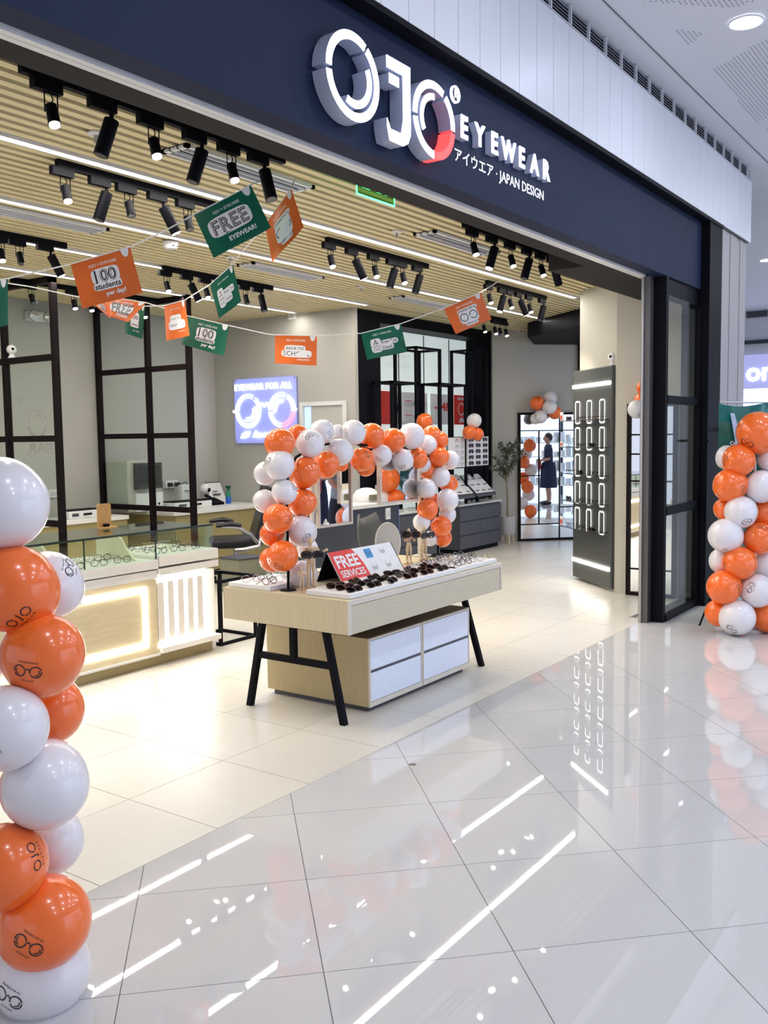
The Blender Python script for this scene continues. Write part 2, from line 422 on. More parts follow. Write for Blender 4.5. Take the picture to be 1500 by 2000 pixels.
# cladding planks beside the door
cl = tag(MB().box(9.17, 10.16, 2.56, 2.57, 0, 3.58).build('wall_cladding', GROUTM), 'grey wood-look plank cladding at the end of the storefront', kind='structure')
CLAD = mat('grey_woodlook', (.38, .36, .36), .5, noise=.12, scale=5, stretch=(14, 14, .7))
for k in range(8):
    x0 = 9.17+k*.121
    MB().box(x0+.001, x0+.119, 2.525+.003*(k % 3), 2.56, 0, 3.58).build('plank', CLAD, cl)
# black door surround and glazed sidelight
fr = tag(MB().box(7.80, 7.86, 2.58, 2.72, 0, zb).build('trim_9', BLACK), 'black post at the right of the shop opening', kind='structure')
MB().box(7.86, 9.30, 2.60, 2.70, 2.80, zb).build('top_rail', BLACK, fr)
MB().box(8.76, 9.16, 2.50, 2.60, 0, 3.56).build('jamb', BLACK, fr, bevel=.004)
MB().box(7.86, 8.76, 2.575, 2.62, 1.885, 1.955).build('rail', BLACK, fr)
MB().box(7.86, 8.76, 2.575, 2.62, .925, 1.0).build('rail', BLACK, fr)
MB().box(7.86, 8.80, 2.57, 2.72, 0, .06).build('sill', BLACK, fr)
MB().box(8.73, 8.76, 2.57, 2.62, .06, 2.8).build('mullion', BLACK, fr)
MB().box(7.72, 7.80, 2.69, 2.77, 0, zb).build('shutter_guide', mat('grey_guide', (.13, .13, .13), .3, metal=.5), fr)
MB().box(7.70, 7.72, 2.74, 2.76, 0, zb).build('guide_edge', ALU, fr)
for z0, z1 in ((.06, .925), (1.0, 1.885), (1.955, 2.8)):
    MB().box(7.86, 8.76, 2.590, 2.598, z0, z1).build('pane', GLS, fr)
MB().box(8.735, 8.76, 2.56, 2.6, 1.5, 1.62).tube([(8.75, 2.5, 1.56), (8.62, 2.46, 1.56)], .012, 8).build('door_handle', BLACK, fr)
hn = MB().cyl((9.2, 2.50, 1.66), (9.2, 2.44, 1.66), .016).cyl((9.2, 2.44, 1.66), (9.07, 2.43, 1.67), .011).build('pull_handle', BLACK, fr)

# ------------------------------------------------------------------ mall beyond the shop
mc = tag(MB().box(-8, 34, -4.6, 2.56, 4.33, 4.45).build('ceiling', CEILM), 'white mall ceiling with downlights', kind='structure')
st(MB().box(-8, 34, 2.3, 2.305, 4.322, 4.33), 'trim_10', GROUTM, 'fine shadow joint in the mall ceiling')
DOT = mat('ceiling_dot', (.20, .20, .24), .9)
def dots(px, sp=.032):
    pl = [atZ(a, b, 4.33) for a, b in px]; xs = [p.x for p in pl]; ys = [p.y for p in pl]; mb = MB(); n = len(pl)
    i = 0; yv = min(ys)
    while yv < max(ys):
        xv = min(xs)+(sp/2 if i % 2 else 0)
        while xv < max(xs):
            sg = [((pl[(k+1) % n].x-pl[k].x)*(yv-pl[k].y)-(pl[(k+1) % n].y-pl[k].y)*(xv-pl[k].x)) > 0 for k in range(n)]
            if all(sg) or not any(sg): mb.cyl((xv, yv, 4.3295), (xv, yv, 4.331), .0075, n=6)
            xv += sp
        yv += sp*.9; i += 1
    if mb.v:
        o = mb.build('perforation', DOT, mc); tag(o, kind='stuff')
dots([(1310, 57), (1376, 63), (1342, 92)])
dots([(1255, -40), (1500, -40), (1500, -6), (1430, 16), (1250, 2)])
dots([(1500, 72), (1390, 138), (1480, 240), (1700, 150)])
dots([(1492, 252), (1560, 240), (1560, 290)])
def downlight(p, lab):
    t = thing('downlight', lab, 'light', p, 'round downlights in the mall ceiling')
    MB().lathe([(.085, -.004), (.105, -.012), (.112, -.002), (.112, .0)], p, 24, cap=False).build('trim_ring', WHITE, t, smooth=True)
    MB().lathe([(.0, -.003), (.085, -.003)], p, 24).build('lens', mat('downlight_lens', (.9, .93, 1), .5, emit=14, noise=0), t)
downlight(atZ(1457, 42, 4.328), 'large round downlight in the mall ceiling, top right of the view')
downlight(atZ(1497, 508, 4.328), 'small distant downlight seen past the end of the white wall')

st(MB().box(12.2, 12.8, -4.6, 2.6, 4.315, 4.33), 'trim_11', GREYC, 'dark slot across the mall ceiling')
# far shopfront across the mall, seen at the right edge
XF = 22.0
st(MB().box(XF, XF+.3, -4.6, 9, 0, 4.5), 'wall_far', PANELW, 'pale far wall of the mall beyond the storefront')
st(MB().box(15.5, XF, 9, 9.2, 0, 4.5), 'wall_far_side', PANELW, 'pale wall closing the mall walkway')
st(MB().box(10.2, 34, 2.56, 9.2, 4.33, 4.45), 'ceiling', CEILM, 'mall ceiling beyond the end of the shop')
st(MB().box(10.2, 22, 2.76, 9, -.12, -.0005), 'floor', TILEM, 'polished mall floor beyond the end of the shop')
vf = thing('air_vent', 'dark slotted air vent high on the far mall wall', 'vent', (XF, 5, 4.2))
for k in range(14):
    y0 = -1+k*.5
    mbv = MB().box(XF-.03, XF, y0, y0+.44, 4.19, 4.32); mbv.build('slot', GREYC, vf)
ft = thing('shop_front', 'distant shop front with a glowing lilac sign', 'shopfront', (XF, 5, 0))
MB().box(XF-.1, XF, 0, 6.5, 3.60, 3.68).build('top_band', NAVYC, ft)
MB().box(XF-.06, XF, 0, 6.5, 2.6, 3.36).build('sign_board', mat('lilac_board', (.5, .52, .9), .4, emit=.35, noise=0), ft)
MB().box(XF-.05, XF, 0, 6.5, 0, 2.6).build('window_panel', mat('shop_window_glow', (.75, .8, 1), .3, emit=.9, noise=.05, scale=2), ft)
for k in range(7): MB().box(XF-.06, XF-.05, k*1.0+.7, k*1.0+.75, 0, 2.6).build('mullion', GREYC, ft)
mb = MB(); c = atX(1484, 731, XF-.07)
letters(mb, 'on', c, -Y, Z, -X, hei=.30, bold=.015)
mb2 = mb.build('lettering', mat('sign_white', (1, 1, 1), .5, emit=5, noise=0), ft)
# opposite shop, seen in the mirrors and in the glazed sidelight
YO = -4.3
st(MB().box(-8, 34, YO-.3, YO, 0, 4.5), 'wall_opposite', PANELW, 'pale mall wall across the walkway')
op = thing('shop_front', 'bright shop front across the walkway, reflected in the mirrors', 'shopfront', (9, YO, 0))
MB().box(3, 16, YO, YO+.05, 2.75, 3.4).build('sign_board', mat('opp_board', (.06, .08, .3), .4, noise=.1), op)
MB().box(3, 16, YO, YO+.03, 0, 2.7).build('window_panel', mat('opp_window', (.62, .78, 1), .3, emit=1.1, noise=.1, scale=2), op)
for k in range(9): MB().box(3+k*1.6, 3.06+k*1.6, YO+.03, YO+.08, 0, 2.75).build('mullion', NAVYC, op)
sh = MB()
for k in range(4):
    MB().box(6, 13, YO+.03, YO+.35, .25+k*.38, .28+k*.38).build('shelf', WLAM, op)
    for q in range(40):
        if random.random() < .8: sh.box(6.05+q*.17, 6.05+q*.17+.09, YO+.1, YO+.28, .28+k*.38, .28+k*.38+random.uniform(.12, .28))
tag(sh.build('goods', mat('pale_goods', (.7, .72, .8), .5, noise=.3, scale=8), op), kind='stuff')
ex = thing('neon_sign', 'blue glowing shop name reflected backwards in the door glass', 'sign', (28, YO, 3.1))
mb = MB(); letters(mb, 'EXPRESS', (28.0, YO+.1, 3.05), -X, Z, Y, hei=.5, wid=5.0, bold=.02); mb.build('lettering', mat('neon_blue', (.4, .6, 1), .5, emit=7, noise=0), ex)
MB().box(24, 32, YO+.02, YO+.08, 3.55, 3.68).build('purple_band', mat('neon_violet', (.35, .2, 1), .5, emit=3, noise=0), ex)
MB().box(24, 32, YO+.02, YO+.08, 3.75, 3.8).build('red_band', mat('neon_red', (1, .2, .15), .5, emit=3, noise=0), ex)

# ------------------------------------------------------------------ fascia sign
YS = 2.50
def F2(x, y, Yp=YS): p = atY(550+x*.4, y*.4, Yp); return p
sg = thing('illuminated_sign', 'big glowing white three-letter logo sign on the navy fascia, one ring segment red', 'sign', atY(755, 200, YF))
def ring_letter(c, r, parts, rr):
    for nm_, r0, r1, a0, a1, red in parts:
        side = LETW if not red else REDG
        MB().arc(Vector(c), X*rr, Z, r*r0, r*r1, a0, a1, N=(0, .075, 0), n=28).build(nm_, side, sg, fix=True)
        MB().arc(Vector(c)-Vector((0, .002, 0)), X*rr, Z, r*r0*1.0, r*r1*1.0, a0, a1, n=28).build('glowing_face', REDG if red else LEDC, sg)
def P2(x, y, Yp=YS): q = F2(x, y, Yp); return q
L, R_, T_, B_ = P2(215, 300), P2(475, 400), P2(320, 140), P2(400, 612)
c1 = Vector(((L.x+R_.x)/2, YS, (T_.z+B_.z)/2)); r1 = (T_.z-B_.z)/2; w1 = (R_.x-L.x)/2/r1
ring_letter(c1, r1, [('ring_segment', .8, 1, 60, 180, 0), ('ring_segment', .8, 1, 186, 415, 0), ('inner_arc', .52, .70, 245, 390, 0)], w1)
L, R_, T_, B_ = P2(640, 520), P2(845, 600), P2(720, 385), P2(765, 785)
c2 = Vector(((L.x+R_.x)/2, YS, (T_.z+B_.z)/2)); r2 = (T_.z-B_.z)/2; w2 = (R_.x-L.x)/2/r2
ring_letter(c2, r2, [('ring_segment', .8, 1, 62, 182, 0), ('ring_segment', .8, 1, 188, 268, 0), ('ring_segment', .8, 1, -2, 54, 0), ('inner_arc', .52, .68, 90, 215, 0), ('red_segment', .8, 1, 272, 354, 1)], w2)
ja, jb, jc = P2(510, 270), P2(620, 325), P2(570, 705)
jw = (jb.x-ja.x)
def jpoly(y):
    x0, x1, zt_, zb_ = ja.x, jb.x+.01, (ja.z+jb.z)/2, jc.z
    t_ = jw*.34
    return [(x0, y, zt_), (x1, y, zt_), (x1, y, zb_+jw*.35), (x1-jw*.12, y, zb_+jw*.12), (x1-jw*.35, y, zb_), (x0+jw*.1, y, zb_), (x0, y, zb_+.06), (x0, y, zb_+.10), (x0+jw*.15, y, zb_+.055), (x1-t_-jw*.1, y, zb_+.055), (x1-t_, y, zb_+.12), (x1-t_, y, zt_-.055), (x0, y, zt_-.055)]
MB().prism(jpoly(YS), (0, .075, 0)).build('letter_stroke', LETW, sg)
MB().add(jpoly(YS-.002), [tuple(range(13))]).build('glowing_face', LEDC, sg)
MB().box(ja.x+.02, ja.x+.10, YS, YS+.075, ja.z-.115, ja.z-.07).build('notch_bar', LETW, sg)
MB().box(ja.x+.02, ja.x+.10, YS-.002, YS, ja.z-.115, ja.z-.07).build('glowing_face', LEDC, sg)
rc = P2(852, 460, 2.53)
MB().arc(rc, X, Z, .036, .043, 0, 360, n=24, N=(0, .012, 0)).build('trademark_ring', LEDC, sg, fix=True)
mb = MB(); letters(mb, 'R', rc, X, Z, -Y, hei=.042, bold=.02); mb.build('lettering', LEDC, sg)
e0, e1 = P2(885, 615, 2.53), P2(1300, 830, 2.53)
zc_ = (e0.z+e1.z)/2; word = 'EYEWEAR'; ws = thing('illuminated_sign', 'small glowing raised word EYEWEAR at the right of the logo', 'sign', (5.1, 2.56, zc_-.06))
for i, ch in enumerate(word):
    cx = e0.x+.03+(e1.x-e0.x-.03)*(i/6)
    mb = MB(); letters(mb, ch, (cx, 2.56, zc_), X, Z, -Y, hei=.118, bold=.025, dep=.12); mb.build('letter', LETW, ws)
    mb = MB(); letters(mb, ch, (cx, 2.536, zc_), X, Z, -Y, hei=.120, bold=.03); mb.build('glowing_face', LEDC, ws)
e0, e1 = P2(850, 755, 2.57), P2(1283, 960, 2.57)
js = thing('flat_lettering', 'thin white line of katakana and JAPAN DESIGN under the raised word', 'lettering', (5.1, 2.57, 3.1))
mb = MB(); letters(mb, 'アイウエア · JAPAN DESIGN', ((e0.x+e1.x)/2, 2.576, (e0.z+e1.z)/2), X, Z, -Y, wid=e1.x-e0.x, bold=.008, dep=.01, hei=.085)
mb.build('lettering', mat('white_letter', (.9, .9, .95), .4, emit=.35, noise=0), js)

# ------------------------------------------------------------------ ceiling fittings
def diffuser(px0, px1, lab):
    a, b = atZ(px0[0], px0[1], 3.19), atZ(px1[0], px1[1], 3.19); yc = (a.y+b.y)/2; x0, x1 = a.x, b.x
    t = thing('air_diffuser', lab, 'air vent', ((x0+x1)/2, yc, 3.18), 'slot diffusers in the slatted ceiling')
    m = MB()
    for dy0, dy1 in ((-.1, -.075), (-.035, -.025), (.025, .035), (.075, .1)): m.box(x0, x1, yc+dy0, yc+dy1, 3.18, 3.2)
    m.box(x0, x0+.03, yc-.1, yc+.1, 3.18, 3.2); m.box(x1-.03, x1, yc-.1, yc+.1, 3.18, 3.2)
    m.build('frame', WHITE, t); MB().box(x0, x1, yc-.09, yc+.09, 3.194, 3.199).build('slots', BLACK, t)
diffuser((335, 290), (595, 370), 'white slot diffuser nearest the entrance, behind the front track lights')
diffuser((-60, 398), (197, 452), 'white slot diffuser at the far left of the ceiling')
diffuser((482, 515), (615, 545), 'white slot diffuser in the middle of the ceiling')
diffuser((825, 455), (960, 495), 'white slot diffuser left of the front right spotlights')
diffuser((775, 580), (875, 601), 'thin white slot diffuser above the black wall niche')
for i, (px, lab) in enumerate(zip(((188, 265), (775, 455), (450, 505), (705, 563)), ('by the front left spotlights', 'left of the right slot diffuser', 'above the small green flag', 'before the black wall niche'))):
    p = atZ(px[0], px[1], 3.185)
    t = thing('sprinkler', 'small ceiling sprinkler '+lab, 'sprinkler', p, 'sprinklers in the slatted ceiling')
    MB().lathe([(.045, .012), (.045, .004), (.02, 0)], p, 16).build('rosette', WHITE, t, smooth=True)
    MB().cyl(p, p-Z*.03, .008).lathe([(.018, -.034), (.018, -.031)], p, 10).tube([p+X*.012, p+X*.014-Z*.02, p-Z*.032], .002, 5).tube([p-X*.012, p-X*.014-Z*.02, p-Z*.032], .002, 5).build('head', ALU, t)
p = atZ(333, 478, 3.17)
t = thing('smoke_detector', 'round white smoke detector below the left ceiling slats', 'detector', p)
MB().lathe([(.02, -.035), (.045, -.032), (.06, -.015), (.065, .02)], p, 24).build('body', WHITE, t, smooth=True)
for k in (-1, 0, 1): MB().box(p.x+k*.02-.006, p.x+k*.02+.006, p.y-.058, p.y-.05, p.z-.02, p.z-.010).build('slot', BLACK, t)
# exit sign
a, b = atY(697, 366, 3.3), atY(770, 403, 3.3)
t = thing('exit_sign', 'green edge-lit hanging exit sign half hidden by the soffit', 'sign', (a.x, 3.3, b.z))
GG = mat('green_glow', (.1, 1, .35), .4, emit=2.5, noise=0)
MB().box(a.x, b.x, 3.298, 3.302, b.z, b.z+.14).build('panel', glass('green_glass', (.55, .85, .5)), t)
MB().box(a.x, b.x, 3.296, 3.304, b.z-.004, b.z+.004).box(a.x-.004, a.x, 3.296, 3.304, b.z, b.z+.14).box(b.x, b.x+.004, 3.296, 3.304, b.z, b.z+.14).build('glowing_edge', GG, t)
mb = MB(); letters(mb, 'EXIT', ((a.x+b.x)/2, 3.297, b.z+.08), X, Z, -Y, hei=.07, wid=(b.x-a.x)*.75, bold=.03); mb.build('lettering', GG, t)
MB().box((a.x+b.x)/2-.1, (a.x+b.x)/2+.1, 3.27, 3.33, b.z+.14, 3.2).build('housing', WHITE, t)

# track lights
def spot_lamp(parent, loc, d, power):
    l = bpy.data.lights.new('lamp', 'SPOT'); l.energy = power; l.color = (1, .88, .72); l.spot_size = math.radians(75); l.spot_blend = .6; l.shadow_soft_size = .03
    o = link('lamp', l, parent); o.location = loc; o.rotation_euler = Vector(d).to_track_quat('-Z', 'Y').to_euler()
def make_spot(kind, lit, tilt):
    t = thing('track_spotlight', '', 'spotlight', (0, 0, 0))
    MB().box(-.07, .07, -.018, .018, -.045, 0).build('adapter', BLACK, t, local=True)
    d = Vector((tilt[0], tilt[1], -1)).normalized()
    if kind == 'S':
        piv = Vector((.02, 0, -.11)); s = d.orthogonal().normalized()
        q = Vector((0, 1, 0)).cross(d).normalized()
        MB().tube([(-.012, 0, -.045), (-.012, 0, -.13)], .003, 5).tube([(.052, 0, -.045), (.052, 0, -.13)], .003, 5).tube([(-.012, 0, -.047), (.052, 0, -.047)], .003, 5).build('yoke', BLACK, t, local=True)
        MB().tube([(.02, 0, -.05), (.03, 0, -.07), piv-d*.02], .003, 5).build('cable', BLACK, t, local=True)
        MB().cyl(piv-d*.015, piv+d*.075, .024, .027, 16).build('lamp_body', BLACK, t, local=True, smooth=True)
        MB().cyl(piv+d*.073, piv+d*.082, .023, .022, 16).build('lens', SPOTG if lit else SPOTO, t, local=True)
        if lit: spot_lamp(t, piv+d*.1, d, 20)
    else:
        piv = Vector((.05, 0, -.075))
        MB().cyl((.05, 0, -.045), piv, .010, n=10).build('joint', BLACK, t, local=True)
        MB().cyl(piv, piv+d*.17, .034, .034, 20).build('lamp_body', BLACK, t, local=True, smooth=True)
        MB().cyl(piv+d*.165, piv+d*.173, .029, .029, 16).build('lens', SPOTG if lit else SPOTO, t, local=True)
        if lit: spot_lamp(t, piv+d*.19, d, 26)
    return t
PROTO = {}
def spot(kind, lit, tilt, loc, lab, group):
    k = (kind, lit, tilt)
    if k in PROTO: t = copy_tree(PROTO[k])
    else: t = PROTO[k] = make_spot(*k)
    t.location = loc; t['label'] = lab; t['group'] = group
tracks = [
 ('front left', (46, 136), (566, 316), [('S', 105, 1, 0), ('C', 214, 0, -1), ('S', 308, 1, 0), ('C', 395, 0, -1), ('S', 462, 1, 0), ('C', 520, 0, 0)]),
 ('second left', (106, 326), (436, 409), [('S', 122, 1, 0), ('C', 197, 0, -1), ('S', 250, 0, 0), ('C', 312, 1, 1), ('S', 368, 0, 0)]),
 ('far left', (-140, 430), (118, 487), [('S', 0, 1, 0), ('S', 34, 0, 0), ('C', 84, 1, 1)]),
 ('rear left', (15, 551), (330, 592), [('S', 56, 0, 0), ('S', 142, 1, 0), ('S', 176, 1, 0), ('S', 285, 1, 0)]),
 ('middle', (323, 527), (527, 567), [('S', 330, 1, 0), ('C', 370, 1, 1), ('S', 404, 1, 0), ('C', 440, 0, 0), ('S', 477, 0, 0), ('C', 502, 0, 0)]),
 ('centre', (643, 472), (830, 525), [('S', 650, 1, 0), ('C', 692, 1, 1), ('S', 732, 1, 0), ('C', 766, 0, -1), ('S', 784, 1, 0), ('C', 813, 0, -1)]),
 ('front right', (913, 441), (1100, 507), [('S', 932, 1, 0), ('C', 970, 1, -1), ('S', 1005, 1, 0), ('C', 1038, 0, -1), ('S', 1064, 1, 0), ('C', 1086, 0, 2)]),
 ('second right', (950, 555), (1066, 585), [('S', 955, 1, 0), ('C', 981, 1, -1), ('S', 996, 1, 0), ('C', 1014, 1, 1), ('S', 1034, 1, 0), ('C', 1060, 0, -1)]),
 ('rear right', (925, 621), (1003, 628), [('S', 933, 1, 0), ('S', 967, 1, 0), ('S', 983, 0, 0), ('S', 1001, 1, 0)]),
]
TILT = {0: (-.08, -.35), -1: (-.3, .15), 1: (.42, -.25), 2: (.75, .0)}
for nm_, a, b, hs in tracks:
    A, B = atZ(a[0], a[1], 3.16), atZ(b[0], b[1], 3.16); yc = (A.y+B.y)/2
    if 'front' in nm_: yc = 3.475
    t = tag(MB().box(A.x, B.x, yc-.017, yc+.017, 3.155, 3.2).build('light_track', BLACK), 'black ceiling light track, %s of the shop ceiling' % nm_, 'light track', 'ceiling light tracks')
    cnt = {}
    for i, (kd, px, lit, tl) in enumerate(hs):
        f = (px-a[0])/(b[0]-a[0]); pz = atZ(px, a[1]+(b[1]-a[1])*f, 3.16)
        lab = '%s %s on the %s track, %s from the left' % ('lit' if lit else 'dark', 'long black cylinder spotlight' if kd == 'C' else 'small open-yoke spotlight', nm_, ordw(i))
        spot(kd, lit, TILT[tl], Vector((pz.x-.02, yc, 3.157)), lab, 'spotlights on the ceiling tracks')

# ------------------------------------------------------------------ glazed black partitions of the eye-test booths
def partition(x, y0, y1, ym, zr, lab, low):
    t = thing('glazed_partition', lab, 'partition', (x, (y0+y1)/2, 0), 'black framed booth partitions')
    w_ = .05
    for yv in (y0, ym, y1-w_): MB().box(x-.03, x+.03, yv, yv+w_, 0, 3.2).build('post', BROWNB, t)
    for z_ in zr: MB().box(x-.025, x+.025, y0+w_, y1-w_, z_-.03, z_+.03).build('rail', BROWNB, t)
    MB().box(x-.03, x+.03, y0, y1, 3.14, 3.2).build('rail', BROWNB, t)
    zz = [low]+list(zr)+[3.14]; zz = sorted(set(zz))
    for a, b in zip(zz[:-1], zz[1:]):
        for u, v in ((y0+w_, ym), (ym+w_, y1-w_)):
            MB().box(x-.004, x+.004, u, v, a+.03, b-.03).build('pane', GLS, t)
    return t
pa = partition(5.48, 7.68, 9.18, 8.50, (.83, 1.66, 2.44), 'black framed glazed booth partition at the far left, with a faint reversed logo', .83)
pb = partition(7.10, 7.58, 9.18, 8.25, (.85, 1.68, 2.43), 'black framed glazed booth partition nearer the neon sign', .85)
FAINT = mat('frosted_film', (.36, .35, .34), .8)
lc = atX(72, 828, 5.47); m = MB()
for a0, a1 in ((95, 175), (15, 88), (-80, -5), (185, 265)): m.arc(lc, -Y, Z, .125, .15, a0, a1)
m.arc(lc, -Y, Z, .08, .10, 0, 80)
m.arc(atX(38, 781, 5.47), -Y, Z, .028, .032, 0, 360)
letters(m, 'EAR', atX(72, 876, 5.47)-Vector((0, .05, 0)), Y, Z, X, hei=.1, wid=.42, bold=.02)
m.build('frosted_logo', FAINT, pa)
# little white camera on the partition rail
def dome_cam(p, lab, nd):
    t = thing('security_camera', lab, 'camera', p, 'small white round cameras')
    nd = Vector(nd).normalized(); p = Vector(p)
    MB().lathe([(.036, 0), (.034, .012), (.022, .03), (.02, .05)], p, 20).build('base', WHITE, t, smooth=True)
    MB().ball(p+Z*.085, .048, 20, 14).build('head', WHITE, t, smooth=True)
    MB().ball(p+Z*.087+nd*.030, .021, 16, 10).build('lens', BLACK, t, smooth=True)
q = atX(23, 697, 5.48); dome_cam((5.48, q.y, 2.47), 'small white round camera on the rail of the far left partition', (-.3, -1, 0))
q = atP(1187, 709, atZ(1118, 1125), (.67, -.74)); 
# emergency light and small wall boxes on the rear wall
a, b = atY(45, 605, 9.2), atY(93, 612, 9.2)
t = thing('emergency_light', 'white twin-lamp emergency light high on the rear wall', 'emergency light', ((a.x+b.x)/2, 9.15, 3.0))
zc_ = 3.02; xc_ = (a.x+b.x)/2
MB().box(xc_-.15, xc_+.15, 9.12, 9.199, zc_-.055, zc_+.055).build('body', WHITE, t, bevel=.02)
for s_ in (-1, 1):
    MB().lathe([(.06, -.02), (.055, .02), (.0, .028)], (xc_+s_*.095, 9.10, zc_), 24, ax=Matrix(((1, 0, 0), (0, 0, -1), (0, 1, 0)))).build('lamp_head', GLSC if False else mat('lamp_lens', (.7, .7, .72), .1, metal=.5), t, smooth=True)
def plate(nm_, lab, c, sx, sz, n='y', cat='wall box'):
    c = Vector(c)
    t = thing(nm_, lab, cat, c)
    if n == 'y': MB().box(c.x-sx/2, c.x+sx/2, c.y-.02, c.y, c.z-sz/2, c.z+sz/2).build('cover', WHITE, t, bevel=.002); MB().box(c.x-sx*.2, c.x+sx*.2, c.y-.024, c.y-.02, c.z-sz*.25, c.z+sz*.25).build('insert', mat('pale_insert', (.6, .6, .6), .5), t)
    else: MB().box(c.x-.02, c.x, c.y-sx/2, c.y+sx/2, c.z-sz/2, c.z+sz/2).build('cover', WHITE, t, bevel=.002); MB().box(c.x-.024, c.x-.02, c.y-sx*.2, c.y+sx*.2, c.z-sz*.25, c.z+sz*.25).build('insert', mat('pale_insert', (.6, .6, .6), .5), t)
plate('junction_box', 'small white box above the emergency light', atY(64, 586, 9.2), .1, .07)
plate('junction_box', 'small white box high on the side wall above the neon sign', atX(572, 618, 9.05), .12, .08, 'x')
plate('junction_box', 'small white box high on the slanting wall left of the black bulkhead', atP(1015, 646, M0, MN)-MN*.03, .16, .09)
plate('socket_outlet', 'white double socket on the rear wall behind the left partition', atY(103, 964, 9.2), .22, .09, cat='socket')

# ------------------------------------------------------------------ neon sign and white door on the side wall
XN = 9.05
a, b, c_, d_ = atX(461, 741, XN), atX(582, 735, XN), atX(464, 868, XN), atX(582, 862, XN)
ny0, ny1 = b.y, a.y; nz0, nz1 = (c_.z+d_.z)/2, (a.z+b.z)/2
t = thing('neon_sign', 'glowing white and red neon eyeglasses sign reading EYEWEAR FOR ALL on a clear board', 'neon sign', (XN-.03, (ny0+ny1)/2, nz0))
MB().box(XN-.04, XN-.034, ny0, ny1, nz0, nz1).build('acrylic_board', mat('lit_acrylic', (.35, .38, .75), .2, emit=.35, noise=.1, scale=3, ecol=(.3, .36, 1)), t)
for yv in (ny0+.02, ny1-.02):
    for zv in (nz0+.02, nz1-.02): MB().cyl((XN-.05, yv, zv), (XN, yv, zv), .012, n=12).build('standoff', ALU, t)
NE = mat('neon_white', (.9, .93, 1), .5, emit=3, noise=0); NR = mat('neon_tube_red', (1, .12, .1), .5, emit=4, noise=0)
W_ = ny1-ny0; Hh_ = nz1-nz0; xc = XN-.055
def NP(u, v): return Vector((xc, ny1-u*W_, nz0+v*Hh_))     # u from the left edge, v from the bottom
m = MB(); letters(m, 'EYEWEAR FOR ALL', NP(.48, .87), -Y, Z, -X, wid=W_*.92, hei=Hh_*.10, bold=-.005, dep=.02); m.build('lettering', NE, t)
m = MB(); letters(m, '# Iamojo', NP(.5, .12), -Y, Z, -X, wid=W_*.8, hei=Hh_*.14, bold=0, dep=.02, shear=.3); m.build('lettering', NE, t)
def narc(u, v, r, a0, a1, mt=NE, nm_='neon_tube'):
    c = NP(u, v); n = max(4, int(abs(a1-a0)/10))
    MB().tube([c-Y*(r*W_*math.cos(math.radians(a0+(a1-a0)*i/n)))+Z*(r*W_*math.sin(math.radians(a0+(a1-a0)*i/n))) for i in range(n+1)], .006, 6).build(nm_, mt, t)
for u0 in (.23, .77):
    for r in (.20, .165):
        if u0 < .5: narc(u0, .5, r, 62, 180); narc(u0, .5, r, 186, 410)
        else: narc(u0, .5, r, 70, 180); narc(u0, .5, r, 186, 268); narc(u0, .5, r, -5, 60); 
narc(.77, .5, .20, 272, 350, NR); narc(.77, .5, .165, 272, 350, NR)
narc(.23, .5, .12, 240, 385); narc(.23, .5, .085, 250, 380); narc(.77, .5, .12, 70, 200); narc(.77, .5, .09, 75, 195)
MB().tube([NP(.42, .53), NP(.465, .62), NP(.5, .55), NP(.535, .62), NP(.58, .53)], .008, 6).build('neon_bridge', NE, t)
for u in (.01, .98): MB().cyl(NP(u-.02, .5), NP(u+.03, .5), .016, n=10).build('neon_hinge', NE, t)
a, b = atX(588, 786, XN), atX(678, 784, XN)
d1 = tag(MB().box(XN-.01, XN-.004, b.y, a.y, 0, a.z).build('door_1', mat('pale_door', (.56, .55, .52), .5)), 'pale door beside the neon sign', kind='structure')
for q0, q1, z0, z1 in ((b.y, b.y+.05, 0, a.z), (a.y-.05, a.y, 0, a.z), (b.y+.05, a.y-.05, a.z-.05, a.z)): MB().box(XN-.035, XN-.01, q0, q1, z0, z1).build('door_frame', WHITE, d1)
MB().box(XN-.02, XN-.011, a.y-.17, a.y-.07, 0, a.z-.06).build('lit_gap', mat('door_blue_light', (.45, .62, 1), .5, emit=.6, noise=0), d1)

# ------------------------------------------------------------------ black display niche
t = thing('display_niche', 'tall black wall niche with lit white back and red posters', 'display', (10.8, 6.8, 0))
yn = 6.8; x0, x1 = atY(700, 750, yn).x, atY(962, 800, yn).x; xi0, xi1 = atY(743, 700, yn).x, atY(951, 800, yn).x
MB().box(x0, xi0, yn, 7.35, 0, 3.19).build('side_panel', BLACK, t); MB().box(xi1, x1, yn, 7.35, 0, 3.19).build('side_panel', BLACK, t)
MB().box(xi0, xi1, yn, 7.35, 3.06, 3.19).build('header_panel', BLACK, t)
MB().box(xi0, xi1, 7.15, 7.2, 0, 3.06).build('back_panel', mat('backlit_white', (.68, .76, .74), .5, emit=.32, noise=.03, scale=1.5, ecol=(.85, .95, .92)), t)
for px in (779, 828, 877): q = atY(px, 750, 7.145); MB().box(q.x-.006, q.x+.006, 7.14, 7.15, .7, 3.05).build('joint_strip', GREYC, t)
MB().box(xi1-.015, xi1, 6.86, 7.15, 0, 3.06).build('lining', BLACK, t)
def poster(px0, px1, m_, nm_='poster', z0=1.80, z1=2.24):
    a, b = atY(px0, 800, 7.12), atY(px1, 800, 7.12)
    return a.x, b.x, MB().box(a.x, b.x, 7.115, 7.125, z0, z1).build(nm_, m_, t)
pa_, pb_, _ = poster(744, 762, REDC, 'poster_panel'); pc0, pc1, pw = poster(762, 834, CARD, 'poster_panel')
m = MB().arc((pa_+.35, 7.11, 2.02), X, Z, .12, .13, 0, 360); m.box(pa_+.30, pa_+.40, 7.108, 7.112, 1.96, 2.08); m.build('printed_icon', GREYC, pw, )
m = MB()
